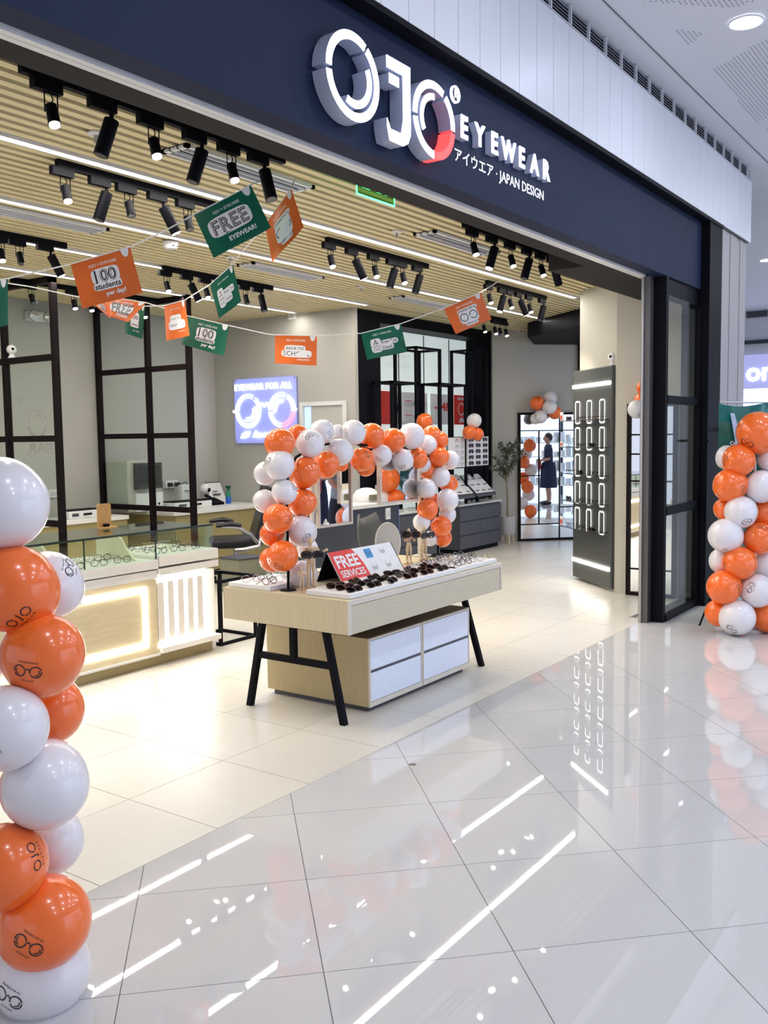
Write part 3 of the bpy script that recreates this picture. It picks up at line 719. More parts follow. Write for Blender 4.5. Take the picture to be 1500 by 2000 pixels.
for z_ in (2.12, 1.92): m.box(pc0+.35, pc1-.4, 7.11, 7.114, z_, z_+.008)
m.build('printed_lines', REDC, pw)
m = MB()
for z_ in (2.1, 1.9): m.arc((pc1-.28, 7.112, z_), X, Z, .055, .065, 0, 360)
m.build('printed_rings', FRCLR, pw)
q0, q1, pw2 = poster(841, 884, CARD, 'poster_panel')
m = MB(); letters(m, '-148', ((q0+q1)/2, 7.11, 2.06), X, Z, -Y, wid=.42, hei=.13, bold=.03); m.build('lettering', REDC, pw2)
q0, q1, pw3 = poster(887, 927, REDC, 'poster_panel')
cx = (q0+q1)/2; m = MB()
letters(m, 'EYEWEAR FOR ALL', (cx, 7.11, 2.185), X, Z, -Y, wid=.45, bold=.03)
m.arc((cx-.11, 7.112, 2.03), X, Z, .08, .095, 20, 330); m.arc((cx+.11, 7.112, 2.03), X, Z, .08, .095, -150, 160); letters(m, '#Iamojo', (cx, 7.11, 1.86), X, Z, -Y, wid=.36, bold=.03, shear=.3)
m.build('lettering', CARD, pw3)
def cage(pxs, ztop, yf, dep, lab):
    xa, xb = atY(pxs[0], 760, yf).x, atY(pxs[1], 760, yf).x
    g_ = thing('open_display_stand', lab, 'display stand', ((xa+xb)/2, yf+dep/2, .66), 'open black display stands in the niche'); r = .018
    for xx in (xa, xb):
        for y_ in (yf, yf+dep): MB().box(xx-r, xx+r, y_-r, y_+r, .66, ztop).build('post', BLACK, g_)
    for y_ in (yf, yf+dep): MB().box(xa-r, xb+r, y_-r, y_+r, ztop-.03, ztop).build('rail', BLACK, g_)
    for xx in (xa, xb): MB().box(xx-r, xx+r, yf, yf+dep, ztop-.03, ztop).build('rail', BLACK, g_)
cage((813, 859), 2.80, 6.62, .33, 'tall open black frame left of the red poster')
cage((765, 813), 2.32, 6.50, .26, 'low open black frame at the left of the niche')
cage((921, 950), 2.86, 6.62, .33, 'tall open black frame before the red glasses poster')
cage((858, 909), 2.34, 6.50, .26, 'low open black frame right of the middle of the niche')

# glasses, modelled lying or standing: front along x, facing -y, temples towards +y
def rim(cx, w_, h_, n=18, p=2.6):
    out = []
    for i in range(n):
        a = 2*PI*i/n; c, s_ = math.cos(a), math.sin(a)
        out.append(Vector((cx+w_*math.copysign(abs(c)**(2/p), c), 0, h_+h_*math.copysign(abs(s_)**(2/p), s_))))
    return out
def make_glasses(kind, fm, lm, thick=.0022, folded=False, w_=.026, h_=.021, p=2.6):
    t = thing(kind, '', 'glasses', (0, 0, 0))
    m = MB()
    for s_ in (-1, 1): m.tube(rim(s_*.034, w_, h_, p=p), thick, 5, closed=True)
    m.tube([(-.010, 0, h_*1.25), (0, -.001, h_*1.38), (.010, 0, h_*1.25)], thick, 5)
    m.build('frame', fm, t, local=True, smooth=True)
    for s_ in (-1, 1):
        q = rim(s_*.034, w_, h_, p=p); MB().add(q, [tuple(range(len(q)))]).build('lens', lm, t, local=True)
        x_ = s_*(.034+w_)
        if folded: pts = [(x_, .003, h_*1.4), (x_*.5, .010+.004*s_, h_*1.3), (-x_*.6, .014+.004*s_, h_*1.1), (-x_*.85, .015+.004*s_, h_*.5)]
        else: pts = [(x_, 0, h_*1.4), (x_*1.03, .05, h_*1.4), (x_*1.0, .10, h_*1.35), (x_*.95, .135, h_*.4)]
        MB().tube(pts, thick*.9, 5).build('temple', fm, t, local=True, smooth=True)
    return t
GP = {}
def glasses(key, loc, rz=0, lab='', group='', tilt=0):
    spec = {'black': ('eyeglasses', FRBLK, GLSC, .0022, False), 'brown': ('eyeglasses', FRBRN, GLSC, .0022, False), 'gold': ('eyeglasses', FRGLD, GLSC, .0012, False),
            'grey': ('eyeglasses', FRCLR, GLSC, .0014, False), 'sunb': ('sunglasses', FRBLK, GLSD, .0035, True, .031, .021, 3.2), 'sunr': ('sunglasses', FRBRN, GLSD, .0032, True, .032, .023, 2.7)}[key]
    if key in GP: t = copy_tree(GP[key])
    else: t = GP[key] = make_glasses(*spec)
    t.location = loc; t.rotation_euler = (tilt, 0, rz); t['label'] = lab; t['group'] = group; t['category'] = 'sunglasses' if key[:3] == 'sun' else 'eyeglasses'
    return t
COLW = {'black': 'black-rimmed', 'brown': 'brown-rimmed', 'gold': 'gold wire', 'grey': 'thin grey'}

# ------------------------------------------------------------------ charcoal drawer cabinets under the niche
def drawers(x0, x1, yf, zt_, lab, rows=3, cols=2):
    t = thing('drawer_cabinet', lab, 'cabinet', ((x0+x1)/2, yf+.25, 0), 'charcoal drawer cabinets under the niche')
    MB().box(x0, x1, yf+.02, yf+.36, .06, zt_).build('body', GREYC, t); MB().box(x0+.02, x1-.02, yf+.05, yf+.34, 0, .06).build('plinth', BLACK, t)
    h_ = (zt_-.08)/rows; w_ = (x1-x0)/cols
    for r in range(rows):
        for c in range(cols): MB().box(x0+c*w_+.002, x0+(c+1)*w_-.002, yf, yf+.02, .07+r*h_, .07+(r+1)*h_-.022).build('drawer', GREYC, t)
    MB().box(x0-.012, x1+.012, yf-.01, yf+.36, zt_, zt_+.02).build('worktop', WLAM, t)
    return t
drawers(10.88, 12.08, 6.42, .665, 'charcoal three-row drawer cabinet beside the potted olive tree')
drawers(9.35, 10.36, 6.42, .665, 'charcoal drawer cabinet partly hidden behind the balloon arch')
k = 0
for x_ in (9.6, 9.8, 10.0, 10.2, 11.0, 11.2, 11.4, 11.6, 11.8, 12.0):
    c = ('grey', 'black', 'gold')[k % 3]
    glasses(c, (x_, 6.5, .686), .2*(-1)**k, '%s eyeglasses on a charcoal cabinet top, %s from the left' % (COLW[c], ordw(k)), 'eyeglasses on the charcoal cabinets'); k += 1
def board(pxa, pxb, lab, kind):
    yv = 6.46; a, b = atY(pxa[0], pxa[1], yv), atY(pxb[0], pxb[1], yv)
    t = thing('display_board', lab, 'display board', ((a.x+b.x)/2, yv, b.z), 'white frame display boards')
    MB().box(a.x, b.x, yv, yv+.02, b.z, a.z).build('board', CARD, t); W_, H_ = b.x-a.x, a.z-b.z
    MB().box(a.x-.01, b.x+.01, yv+.02, yv+.03, b.z-.015, a.z+.01).build('backing', BLACK, t)
    for r in range(5):
        for c in range(3):
            if kind == 'e' and c < 1: continue
            px_ = a.x+W_*(c+.5)/3; pz_ = a.z-H_*(r+.5)/5
            m = MB(); s_ = W_*.12
            for sg_ in (-1, 1):
                if kind == 's': m.ball((px_+sg_*s_*.5, yv-.004, pz_), s_*.5, 10, 6, sq=(1, .15, .8))
                else: m.arc((px_+sg_*s_*.5, yv-.003, pz_), X, Z, s_*.34, s_*.42, 0, 360, n=6)
            m.box(px_-s_*.2, px_+s_*.2, yv-.005, yv-.002, pz_+s_*.2, pz_+s_*.35)
            m.build('mounted_glasses', FRBLK if kind == 's' else FRCLR, t)
    return t
bb = board((876, 855), (908, 912), 'white board of clear eyeglasses on the cabinet at the right of the niche', 'e')
bs = board((913, 853), (954, 908), 'white board of dark sunglasses at the right of the niche', 's')
for (pa0, pa1, lab) in (((868, 929), (918, 968), 'left sloped white reading display shelf under the boards'), ((922, 927), (958, 963), 'right sloped white reading display shelf under the boards')):
    a, b = atY(pa0[0], pa0[1], 6.66), atY(pa1[0], pa1[1], 6.40)
    t = thing('sloped_display_shelf', lab, 'display shelf', (a.x, 6.5, b.z), 'sloped display shelves')
    x0_, x1_ = atY(pa0[0], pa0[1], 6.45).x, atY(pa1[0], pa1[1], 6.45).x
    MB().prism([(x0_, 6.36, b.z), (x1_, 6.36, b.z), (x1_, 6.66, a.z), (x0_, 6.66, a.z)], (0, 0, -.03)).build('tray', GREYC, t)
    MB().prism([(x0_+.01, 6.37, b.z+.004), (x1_-.01, 6.37, b.z+.004), (x1_-.01, 6.65, a.z+.003), (x0_+.01, 6.65, a.z+.003)], (0, 0, .004)).build('card_sheet', CARD, t)
    m = MB()
    for i in range(3):
        for j in range(3):
            u, v = (i+.5)/3, (j+.6)/3.4; pz = b.z+(a.z-b.z)*v+.011; m.box(x0_+(x1_-x0_)*u-.04, x0_+(x1_-x0_)*u+.04, 6.37+.28*v-.015, 6.37+.28*v+.015, pz-.004, pz+.004)
    tag(m.build('printed_pictures', FRBLK, t), kind='stuff')
    MB().box((x0_+x1_)/2-.02, (x0_+x1_)/2+.02, 6.50, 6.54, .68, b.z+.03).build('stand', BLACK, t)

# ------------------------------------------------------------------ grid mirrors
def grid_mirror(P0, D, N, w_, h_, cols, rows, lab, z0=0):
    P0 = Vector(P0); D = Vector(D).normalized(); N = Vector(N).normalized()   # N towards the room
    t = thing('wall_mirror', lab, 'mirror', P0+D*(w_/2), 'black framed grid mirrors')
    MB().obox(P0+N*.004+Z*z0, D*w_, N*.02, Z*h_).build('mirror_glass', MIRR, t)
    fw = .035
    for q, a_, b_ in ((P0, D*fw, Z*h_), (P0+D*(w_-fw), D*fw, Z*h_)): MB().obox(q+N*.003+Z*z0, a_, N*.045, b_).build('frame_side', BROWNB, t)
    for z_ in (0, h_-fw): MB().obox(P0+D*fw+N*.003+Z*(z_+z0), D*(w_-2*fw), N*.045, Z*fw).build('frame_side', BROWNB, t)
    for c in cols: MB().obox(P0+D*(w_*c[0]-.008)+N*.02+Z*(z0+h_*c[1]), D*.016, N*.016, Z*(h_*(c[2]-c[1]))).build('glazing_bar', BROWNB, t)
    for r in rows: MB().obox(P0+D*(w_*r[1])+N*.02+Z*(h_*r[0]-.008+z0), D*(w_*(r[2]-r[1])), N*.016, Z*.016).build('glazing_bar', BROWNB, t)
    return t
grid_mirror(M0, MD, -MN, 1.02, 1.97, [(.33, .13, .86), (.66, 0, 1)], [(.86, 0, 1), (.51, 0, .35), (.26, .66, 1), (.13, 0, .66)], 'large black-framed grid mirror on the slanting wall behind the olive tree')
q = atZ(1227, 1160)
grid_mirror((9.036, 3.36, 0), (0, -1, 0), (-1, 0, 0), .5, 1.93, [], [(.14, 0, 1), (.60, 0, 1), (.74, 0, 1), (.84, 0, 1)], 'narrow black-framed grid mirror on the beige wall beside the glass door')

# ------------------------------------------------------------------ tall grey display panel with lit rings
PA, PB = atZ(1118, 1125, .03), atZ(1193, 1151, .03); PA.z = PB.z = 0
PD = (PB-PA).normalized(); PW = (PB-PA).length; PN = Vector((PD.y, -PD.x, 0));
if PN.x > 0: PN = -PN
t = thing('eyewear_display', 'tall dark grey eyewear display panel with rows of lit rings on the beige column', 'display panel', (PA+PB)/2)
MB().obox(PA+Z*.03, PD*PW, -PN*.07, Z*2.3).build('panel_board', PANELG, t, bevel=.012)
def onp(x, y): return atP(x, y, PA+PN*.001, PN)
for (xa, ya), (xb, yb) in (((1118, 758), (1189, 746)), ((1119, 1089), (1188, 1115))):
    a, b = onp(xa, ya), onp(xb, yb); z_ = (a.z+b.z)/2; MB().obox(Vector((PA.x, PA.y, z_-.018))+PD*.005, PD*(PW-.05), PN*.012, Z*.036).build('light_bar', LEDS, t)
cols = [(onp(x_, 900)-PA).dot(PD)/PW for x_ in (1128.5, 1151, 1176)]; zr = [onp(1128, y_).z for y_ in (806, 857, 908.5, 961, 1012)]
hw, hh = .058, .118
pk = 0
for r, zc in enumerate(zr):
    for c in cols:
        ctr = PA+PD*(PW*c)+Z*zc+PN*.006
        pts = []
        for sx, sz, a0 in ((1, 1, 0), (-1, 1, 90), (-1, -1, 180), (1, -1, 270)):
            for k in range(4):
                a_ = math.radians(a0+30*k); pts.append(ctr+PD*(sx*(hw-.025)+.025*math.cos(a_))+Z*(sz*(hh-.025)+.025*math.sin(a_)))
        MB().tube(pts, .0024, 6, closed=True).tube([ctr-PD*.035+Z*hh, ctr+PD*.035+Z*hh], .007, 6).tube([ctr-PD*.035-Z*hh, ctr+PD*.035-Z*hh], .007, 6).build('lit_ring', mat('ring_glow', (1, .97, .93), .5, emit=2.4, noise=0), t)
    zs = zc-.095
    MB().obox(PA+PD*(-.02)+Z*zs+PN*.002, PD*(PW*.96), PN*.16, Z*.008).build('shelf', GLSG if False else mat('dark_shelf', (.05, .05, .05), .2), t)
    for c in cols:
        p_ = PA+PD*(PW*c)+Z*(zs+.009)+PN*.11
        key = 'sunb' if (r+cols.index(c)) % 3 == 0 else 'black'
        glasses(key, p_, math.atan2(PN.y, PN.x)+PI/2, '%s on the tall panel, %s shelf down, %s from the left' % ('black sunglasses' if key == 'sunb' else 'black-rimmed eyeglasses', ordw(r), ordw(cols.index(c))), 'glasses on the tall grey panel')
    if r in (0, 1, 4):
        q = PA-PD*.10+Z*zs+PN*.1
        s_ = thing('card_stand', 'small white and red card left of the tall panel, %s from the top' % ordw([0, 1, 4].index(r)), 'card', q, 'small cards beside the tall panel')
        MB().obox(q-PD*.06+PN*-.06, PD*.14, PN*.16, Z*.006).build('shelf', GLSG, s_); MB().obox(q+Z*.006, PD*.07, PN*.01, Z*(.1 if r != 1 else .06)).build('card', CARD, s_)
        MB().obox(q+Z*.02+PD*.015+PN*.011, PD*.04, PN*.002, Z*(.05 if r != 1 else .03)).build('red_print', REDC, s_)
tp = PA+PD*(PW*.93)-PN*.035; dome_cam((tp.x, tp.y, 2.33), 'small white round camera on top of the tall grey panel', (-.8, .1, 0))
m = MB().tube([Vector((tp.x, tp.y, 2.46)), atP(1203, 680, PA-PN*.07, PN), atP(1210, 640, PA-PN*.07, PN), atP(1213, 600, PA-PN*.07, PN), atP(1214, 570, PA-PN*.07, PN)], .004, 5).build('camera_cable', GREYC)
tag(m, 'thin dark cable hanging down the beige column to the camera', 'cable')

# ------------------------------------------------------------------ potted olive tree
pp = atZ(991, 1066); pp = Vector((12.18, 6.30, 0))+Vector((.0, .0, 0)); pp = Vector((atZ(991, 1062).x, atZ(991, 1062).y, 0))
t = thing('potted_olive_tree', 'slim potted olive tree between the charcoal cabinet and the grid mirror', 'plant', pp)
sc = depth(pp)/F
MB().lathe([(.0, .14), (.09, .14), (.115, .17), (.118, .42), (.11, .42), (.10, .39), (0, .39)], pp, 28).build('pot', mat('grey_pot', (.50, .50, .53), .6), t, smooth=True)
MB().lathe([(0, .385), (.10, .392), (.0, .41)], pp, 16).build('moss', mat('dry_moss', (.30, .17, .07), .9, noise=.3, scale=60), t)
for k in range(4):
    a_ = PI/4+k*PI/2; d = Vector((math.cos(a_), math.sin(a_), 0)); MB().cyl(pp+d*.07+Z*.15, pp+d*.10, .016, .011, 10).build('pot_leg', WOODP, t)
rnd = random.Random(3); br = MB(); lf = MB()
trunk = [pp+Z*.38, pp+Vector((.01, 0, .7)), pp+Vector((-.015, .01, 1.0)), pp+Vector((.02, 0, 1.3))]
br.tube(trunk, .018, 8, r1=.010)
def leafp(p, d):
    d = d.normalized(); s_ = d.cross(Vector((rnd.uniform(-1, 1), rnd.uniform(-1, 1), rnd.uniform(-1, 1)))).normalized(); L_ = rnd.uniform(.045, .075); w_ = .010
    n_ = d.cross(s_)*.003
    lf.add([p, p+d*L_*.5+s_*w_+n_, p+d*L_, p+d*L_*.5-s_*w_+n_], [(0, 1, 2, 3)])
for k in range(26):
    base = trunk[1].lerp(trunk[3], rnd.uniform(.35, 1)) if k < 20 else trunk[3]
    a_ = rnd.uniform(0, 2*PI); up = rnd.uniform(.5, 1.6); d = Vector((math.cos(a_), math.sin(a_), up)).normalized(); L_ = rnd.uniform(.22, .50)
    if d.dot(MN) > 0: d -= MN*d.dot(MN)*.5
    pts = [base, base+d*L_*.5+Vector((0, 0, .03)), base+d*L_+Vector((0, 0, -.02))]
    br.tube(pts, .006, 5, r1=.002)
    for j in range(30):
        f = rnd.uniform(.2, 1); p_ = pts[0].lerp(pts[1], f*2) if f < .5 else pts[1].lerp(pts[2], f*2-1)
        leafp(p_, Vector((rnd.uniform(-1, 1), rnd.uniform(-1, 1), rnd.uniform(-.5, 1))))
br.build('trunk', BARK, t, smooth=True); tag(lf.build('foliage', LEAF, t), kind='stuff')

# ------------------------------------------------------------------ booth desks and what stands on them
DZ = .78
def desk(x0, x1, y0, y1, lab, front):
    t = thing('desk', lab, 'desk', ((x0+x1)/2, (y0+y1)/2, 0), 'booth desks')
    MB().box(x0, x1, y0, y1, DZ-.045, DZ).build('worktop', WLAM, t, bevel=.003)
    MB().box(x0+.03, x1-.005, y0+.03, y0+.05, .02, DZ-.045).build('front_panel', front, t)
    MB().box(x0+.02, x0+.04, y0+.03, y1-.005, .02, DZ-.045).build('side_panel', front, t); MB().box(x1-.04, x1-.02, y0+.05, y1-.005, .02, DZ-.045).build('side_panel', front, t)
    return t
c = atZ(340, 1001, DZ)
dk = desk(c.x, 9.03, c.y, 9.18, 'long white-topped olive desk under the neon wall, carrying the eye-test machine', OLIVE)
a = atZ(252, 1006, DZ); desk(5.7, a.x, a.y, a.y+.55, 'short white-topped desk behind the left display counter', OLIVE)
MB().box(a.x+.0, a.x+.0001, a.y, a.y+.0001, 0, .0001)
# eye test machine
ex_, ey_ = atY(250, 905, 8.75).x, 8.75
q0, q1 = atY(250, 900, 8.7), atY(316, 955, 8.7)
t = thing('eye_test_machine', 'cream and grey eye-test machine with a dark square screen on the desk', 'machine', ((q0.x+q1.x)/2, 8.8, DZ))
CRM = mat('cream_plastic', (.52, .51, .45), .5)
MB().box(q0.x, q0.x+.30, 8.72, 9.12, DZ, q0.z).build('housing', CRM, t, bevel=.02)
MB().box(q0.x+.1, q1.x+.02, 8.70, 9.0, DZ, DZ+.22).build('base_unit', WHITE, t, bevel=.01)
s0, s1 = atY(266, 905, 8.66), atY(318, 953, 8.66)
MB().box(s0.x, s1.x, 8.66, 8.72, s1.z, s0.z).build('screen_housing', mat('dark_plastic', (.03, .03, .035), .35), t, bevel=.006)
MB().box(s0.x+.03, s1.x-.03, 8.655, 8.66, s1.z+.03, s0.z-.03).build('screen', mat('screen_glass', (.02, .022, .02), .12), t)
MB().cyl((q1.x-.05, 8.695, DZ+.08), (q1.x-.05, 8.70, DZ+.08), .015).build('knob', BLACK, t)
# power strip, boxes and cables
q0, q1 = atY(320, 945, 9.17), atY(345, 952, 9.17)
t = thing('power_strip', 'white wall power strip with plugs beside the dark screen', 'power strip', (q0.x+.1, 9.17, q1.z))
MB().box(q0.x, q1.x, 9.13, 9.195, q1.z, q0.z+.04).build('body', WHITE, t, bevel=.005)
for k in (.25, .8): MB().box(q0.x+(q1.x-q0.x)*k-.03, q0.x+(q1.x-q0.x)*k+.03, 9.09, 9.13, q1.z+.02, q1.z+.07).build('plug', BLACK, t)
tag(MB().tube([(q0.x+.06, 9.10, q1.z+.04), (q0.x+.22, 9.05, q1.z+.02), (q0.x+.25, 9.0, q1.z-.12), (q0.x+.18, 8.98, DZ+.01)], .006, 6).build('power_cable', BLACK, smooth=True), 'black cable looping from the power strip to the desk', 'cable')
tag(MB().tube([(q1.x-.02, 9.10, q1.z+.04), (q1.x+.08, 9.08, q1.z+.07), (q1.x+.14, 9.08, q1.z-.02), (q1.x+.12, 9.05, DZ+.15)], .006, 6).build('power_cable', BLACK, smooth=True), 'black cable arching from the right plug of the power strip', 'cable')
def devbox(p, sx, sy, sz, lab, top=BLACK):
    p = Vector(p); t = thing('lens_meter_box', lab, 'box', p, 'silver and black desk devices')
    MB().box(p.x, p.x+sx, p.y, p.y+sy, p.z, p.z+sz).build('case', WHITE, t, bevel=.004); MB().box(p.x+.01, p.x+sx-.01, p.y+.01, p.y+sy-.01, p.z+sz, p.z+sz+.012).build('lid', top, t)
    MB().box(p.x+sx*.1, p.x+sx*.3, p.y-.004, p.y, p.z+sz*.3, p.z+sz*.7).build('label_plate', GREYC, t); MB().box(p.x+sx*.45, p.x+sx*.7, p.y-.012, p.y, p.z+sz*.4, p.z+sz*.65).build('handle', BLACK, t)
p = atZ(318, 990, DZ); p = atY(330, 985, 8.62); devbox((p.x+.08, 8.6, DZ+.001), .62, .26, .075, 'long silver box with black lid before the power strip on the desk')
p = atY(127, 1008, a.y+.12); devbox((p.x+.05, a.y+.12, DZ+.001), .42, .2, .085, 'silver box with black lid on the short desk behind the counter')
p = atY(352, 968, 8.95)
t = thing('white_adapter_box', 'upright white box with a cable on the desk right of the screen', 'box', (p.x+.08, 8.95, DZ)); MB().box(p.x, p.x+.17, 8.92, 8.99, DZ, DZ+.27).build('case', WHITE, t, bevel=.01)
MB().tube([(p.x+.05, 8.915, DZ+.2), (p.x+.12, 8.90, DZ+.19), (p.x+.13, 8.9, DZ+.08), (p.x+.04, 8.88, DZ+.03)], .005, 6).build('cable', BLACK, t, smooth=True)
p = atY(401, 975, 8.9)
t = thing('webcam', 'round white camera on the desk right of the partition', 'camera', (p.x, 8.9, DZ))
MB().lathe([(.05, 0), (.045, .02), (.015, .04), (.015, .14)], (p.x, 8.9, DZ), 16).build('stand', WHITE, t, smooth=True); MB().ball((p.x, 8.9, DZ+.2), .07, 16, 12).build('head', WHITE, t, smooth=True); MB().ball((p.x+.01, 8.845, DZ+.19), .03, 12, 8).build('lens', BLACK, t, smooth=True)
p = atY(412, 975, 8.75)
t = thing('desk_telephone', 'black telephone with handset on the desk', 'telephone', (p.x, 8.75, DZ))
MB().prism([(p.x-.06, 8.65, DZ), (p.x-.06, 8.83, DZ), (p.x-.06, 8.83, DZ+.09), (p.x-.06, 8.65, DZ+.03)], (.2, 0, 0)).build('base', BLACK, t); MB().tube([(p.x-.03, 8.66, DZ+.06), (p.x-.035, 8.74, DZ+.11), (p.x-.03, 8.82, DZ+.12)], [.022, .012, .022], 8).build('handset', BLACK, t, smooth=True)
p = atY(418, 958, 9.0)
t = thing('framed_leaflet', 'small framed white leaflet leaning on the rear wall of the desk', 'leaflet', (p.x, 9.0, DZ))
MB().prism([(p.x-.08, 8.96, DZ), (p.x+.20, 8.96, DZ), (p.x+.17, 9.06, DZ+.27), (p.x-.09, 9.06, DZ+.27)], (0, .01, 0)).build('sheet', CARD, t)
MB().prism([(p.x-.09, 9.058, DZ+.25), (p.x+.17, 9.058, DZ+.25), (p.x+.17, 9.058, DZ+.275), (p.x-.09, 9.058, DZ+.275)], (0, .014, 0)).build('clip', BLACK, t)
m = MB(); m.box(p.x-.03, p.x+.10, 8.978, 8.985, DZ+.10, DZ+.12).box(p.x-.03, p.x+.06, 8.99, 8.998, DZ+.15, DZ+.16); tag(m.build('printed_text', GREYC, t), kind='stuff')
p = atX(446, 978, 8.75); p.z = DZ
t = thing('spray_bottle', 'green and blue spray bottle on the desk beside the black chair', 'bottle', p)
MB().lathe([(.0, 0), (.035, 0), (.037, .01), (.037, .085), (.034, .09)], p, 16).build('blue_label', mat('blue_liquid', (.02, .12, .65), .3), t, smooth=True)
MB().lathe([(.034, .088), (.032, .12), (.016, .17), (.014, .18)], p, 16).build('bottle_body', mat('green_plastic', (.01, .25, .13), .3), t, smooth=True)
MB().cyl(p+Z*.178, p+Z*.205, .016, n=10).obox(p+Vector((-.012, -.04, .205)), (.024, 0, 0), (0, .07, 0), (0, 0, .03)).tube([p+Vector((0, -.03, .205)), p+Vector((0, -.045, .17))], .005, 5).build('trigger_head', mat('dark_green_plastic', (.005, .10, .05), .35), t)

# black salon style chair and grey stool box
cx, cy = 7.64, 7.50
t = thing('office_chair', 'black leather swivel chair with silver armrests before the olive desk', 'chair', (cx, cy, 0))
fx = Vector((-.80, .60, 0)).normalized(); sy_ = Vector((-fx.y, fx.x, 0)); C0 = Vector((cx, cy, 0))
def CP(f, s_, z_): return C0+fx*f+sy_*s_+Z*z_
MB().prism([CP(-.22, -.25, .40), CP(.28, -.25, .40), CP(.30, .25, .40), CP(-.22, .25, .40)], (0, 0, .11)).build('seat', LEATH, t, bevel=.035)
bk = [CP(-.20, 0, .36), CP(-.28, 0, .42), CP(-.36, 0, .85), CP(-.40, 0, 1.08), CP(-.34, 0, 1.10), CP(-.29, 0, .84), CP(-.17, 0, .46)]
MB().prism([q-sy_*.25 for q in bk], sy_*.50).build('backrest', LEATH, t, bevel=.03)
for s_ in (-1, 1):
    MB().tube([CP(-.26, .29*s_, .58), CP(-.22, .29*s_, .42), CP(-.05, .29*s_, .39), CP(.06, .29*s_, .39)], [.025, .032, .028, .02], 8).tube([CP(-.20, .29*s_, .46), CP(-.12, .30*s_, .56), CP(.02, .30*s_, .64), CP(.20, .30*s_, .66)], [.022, .018, .016, .016], 8).build('arm_frame', ALU, t, smooth=True)
    MB().tube([CP(-.02, .30*s_, .665), CP(.10, .30*s_, .685), CP(.26, .30*s_, .67)], [.02, .032, .02], 8).build('armrest_pad', LEATH, t, smooth=True)
MB().cyl(CP(0, 0, .12), CP(0, 0, .40), .03, n=12).build('gas_column', ALU, t, smooth=True)
for k in range(5):
    a_ = 2*PI*k/5; d = fx*math.cos(a_)+sy_*math.sin(a_)
    MB().tube([C0+Z*.14, C0+d*.26+Z*.09], .022, 8, r1=.014).build('base_spoke', BLACK, t); MB().cyl(C0+d*.27-d.cross(Z)*.02+Z*.04, C0+d*.27+d.cross(Z)*.02+Z*.04, .035, n=12).build('castor', BLACK, t)
q = atZ(462, 1122)
t = thing('stool_box', 'grey green upholstered box below the black chair', 'stool', (7.35, 7.0, 0))
MB().prism([(6.98, 7.1, 0), (6.98, 6.82, 0), (7.30, 6.72, 0), (7.34, 7.1, 0)], (0, 0, .36)).build('box', mat('grey_green_fabric', (.22, .22, .16), .8, bump=.4), t, bevel=.01)
MB().prism([(6.97, 7.11, .36), (6.97, 6.81, .36), (7.31, 6.71, .36), (7.35, 7.11, .36)], (0, 0, .015)).build('lid', GREYC, t, bevel=.004)
# low black tube frame beside the counter
t = thing('tube_frame_stool', 'low black square tube frame standing right of the lit counter', 'frame', (5.35, 5.45, 0))
for xx in (5.12, 5.52):
    for yv in (5.22, 5.62): MB().box(xx-.012, xx+.012, yv-.012, yv+.012, .0, .52).build('leg', BLACK, t)
for z0 in (.0, .50):
    for yv in (5.22, 5.62): MB().box(5.132, 5.508, yv-.012, yv+.012, z0, z0+.024).build('rail', BLACK, t)
    for xx in (5.12, 5.52): MB().box(xx-.012, xx+.012, 5.232, 5.608, z0, z0+.024).build('rail', BLACK, t)

# ------------------------------------------------------------------ lit glass display counter
yc0 = 5.15; xr = 5.02; xl = 2.55; xm = 4.44
t = thing('display_counter', 'long glass-topped display counter with glowing light lines at the left', 'counter', (3.8, 5.4, 0))
MB().box(xl, xr-.03, yc0+.03, yc0+.55, 0, .075).build('plinth', mat('counter_plinth', (.34, .27, .13), .5), t)
MB().box(xl, xm-.006, yc0+.008, yc0+.57, .09, .635).build('oak_front', OAK, t)
MB().box(xl, xm, yc0-.006, yc0+.57, .075, .09).build('base_ledge', WLAM, t)
MB().box(xl, xm-.004, yc0-.005, yc0+.58, .64, .70).build('ledge', WLAM, t, bevel=.002)
MB().box(xl, xm-.004, yc0-.02, yc0+.6, .712, .775).build('display_deck', WLAM, t, bevel=.002)
MB().box(xm, xr, yc0-.03, yc0+.6, .66, .71).build('ledge', WLAM, t, bevel=.002)
MB().box(xm, xr, yc0-.03, yc0+.6, .725, .80).build('display_deck', WLAM, t, bevel=.002)
MB().box(xm, xr-.12, yc0+.03, yc0+.57, .13, .66).build('white_body', WLAM, t)
MB().box(xr-.12, xr+.03, yc0+.05, yc0+.57, .0, .63).build('side_block', WLAM, t, bevel=.004)
MB().box(xm, xr+.01, yc0-.03, yc0+.57, .09, .13).build('base_ledge', WLAM, t)
MB().box(xm, xr-.10, yc0+.01, yc0+.03, .605, .655).build('light_line', LEDS, t); MB().box(xm, xr-.10, yc0+.0, yc0+.03, .13, .165).build('light_line', LEDS, t)
n_ = 5; wseg = (xr-.10-xm)/n_
for k in range(n_):
    MB().box(xm+k*wseg, xm+k*wseg+wseg*.60, yc0+.005, yc0+.03, .165, .605).build('white_slat', mat('slat_white', (.74, .71, .66), .4), t)
    MB().box(xm+k*wseg+wseg*.62, xm+(k+1)*wseg-.005, yc0+.018, yc0+.03, .165, .605).build('light_line', LEDS, t)
MB().box(xl, xm-.10, yc0-.001, yc0+.008, .555, .585).build('light_line', LEDS, t); MB().box(xl, xm-.10, yc0-.001, yc0+.008, .155, .185).build('light_line', LEDS, t); MB().box(xm-.13, xm-.10, yc0-.001, yc0+.008, .185, .555).build('light_line', LEDS, t)
MB().box(xl, xr-.02, yc0+.0, yc0+.6, .975, .985).build('glass_top', GLSG, t)
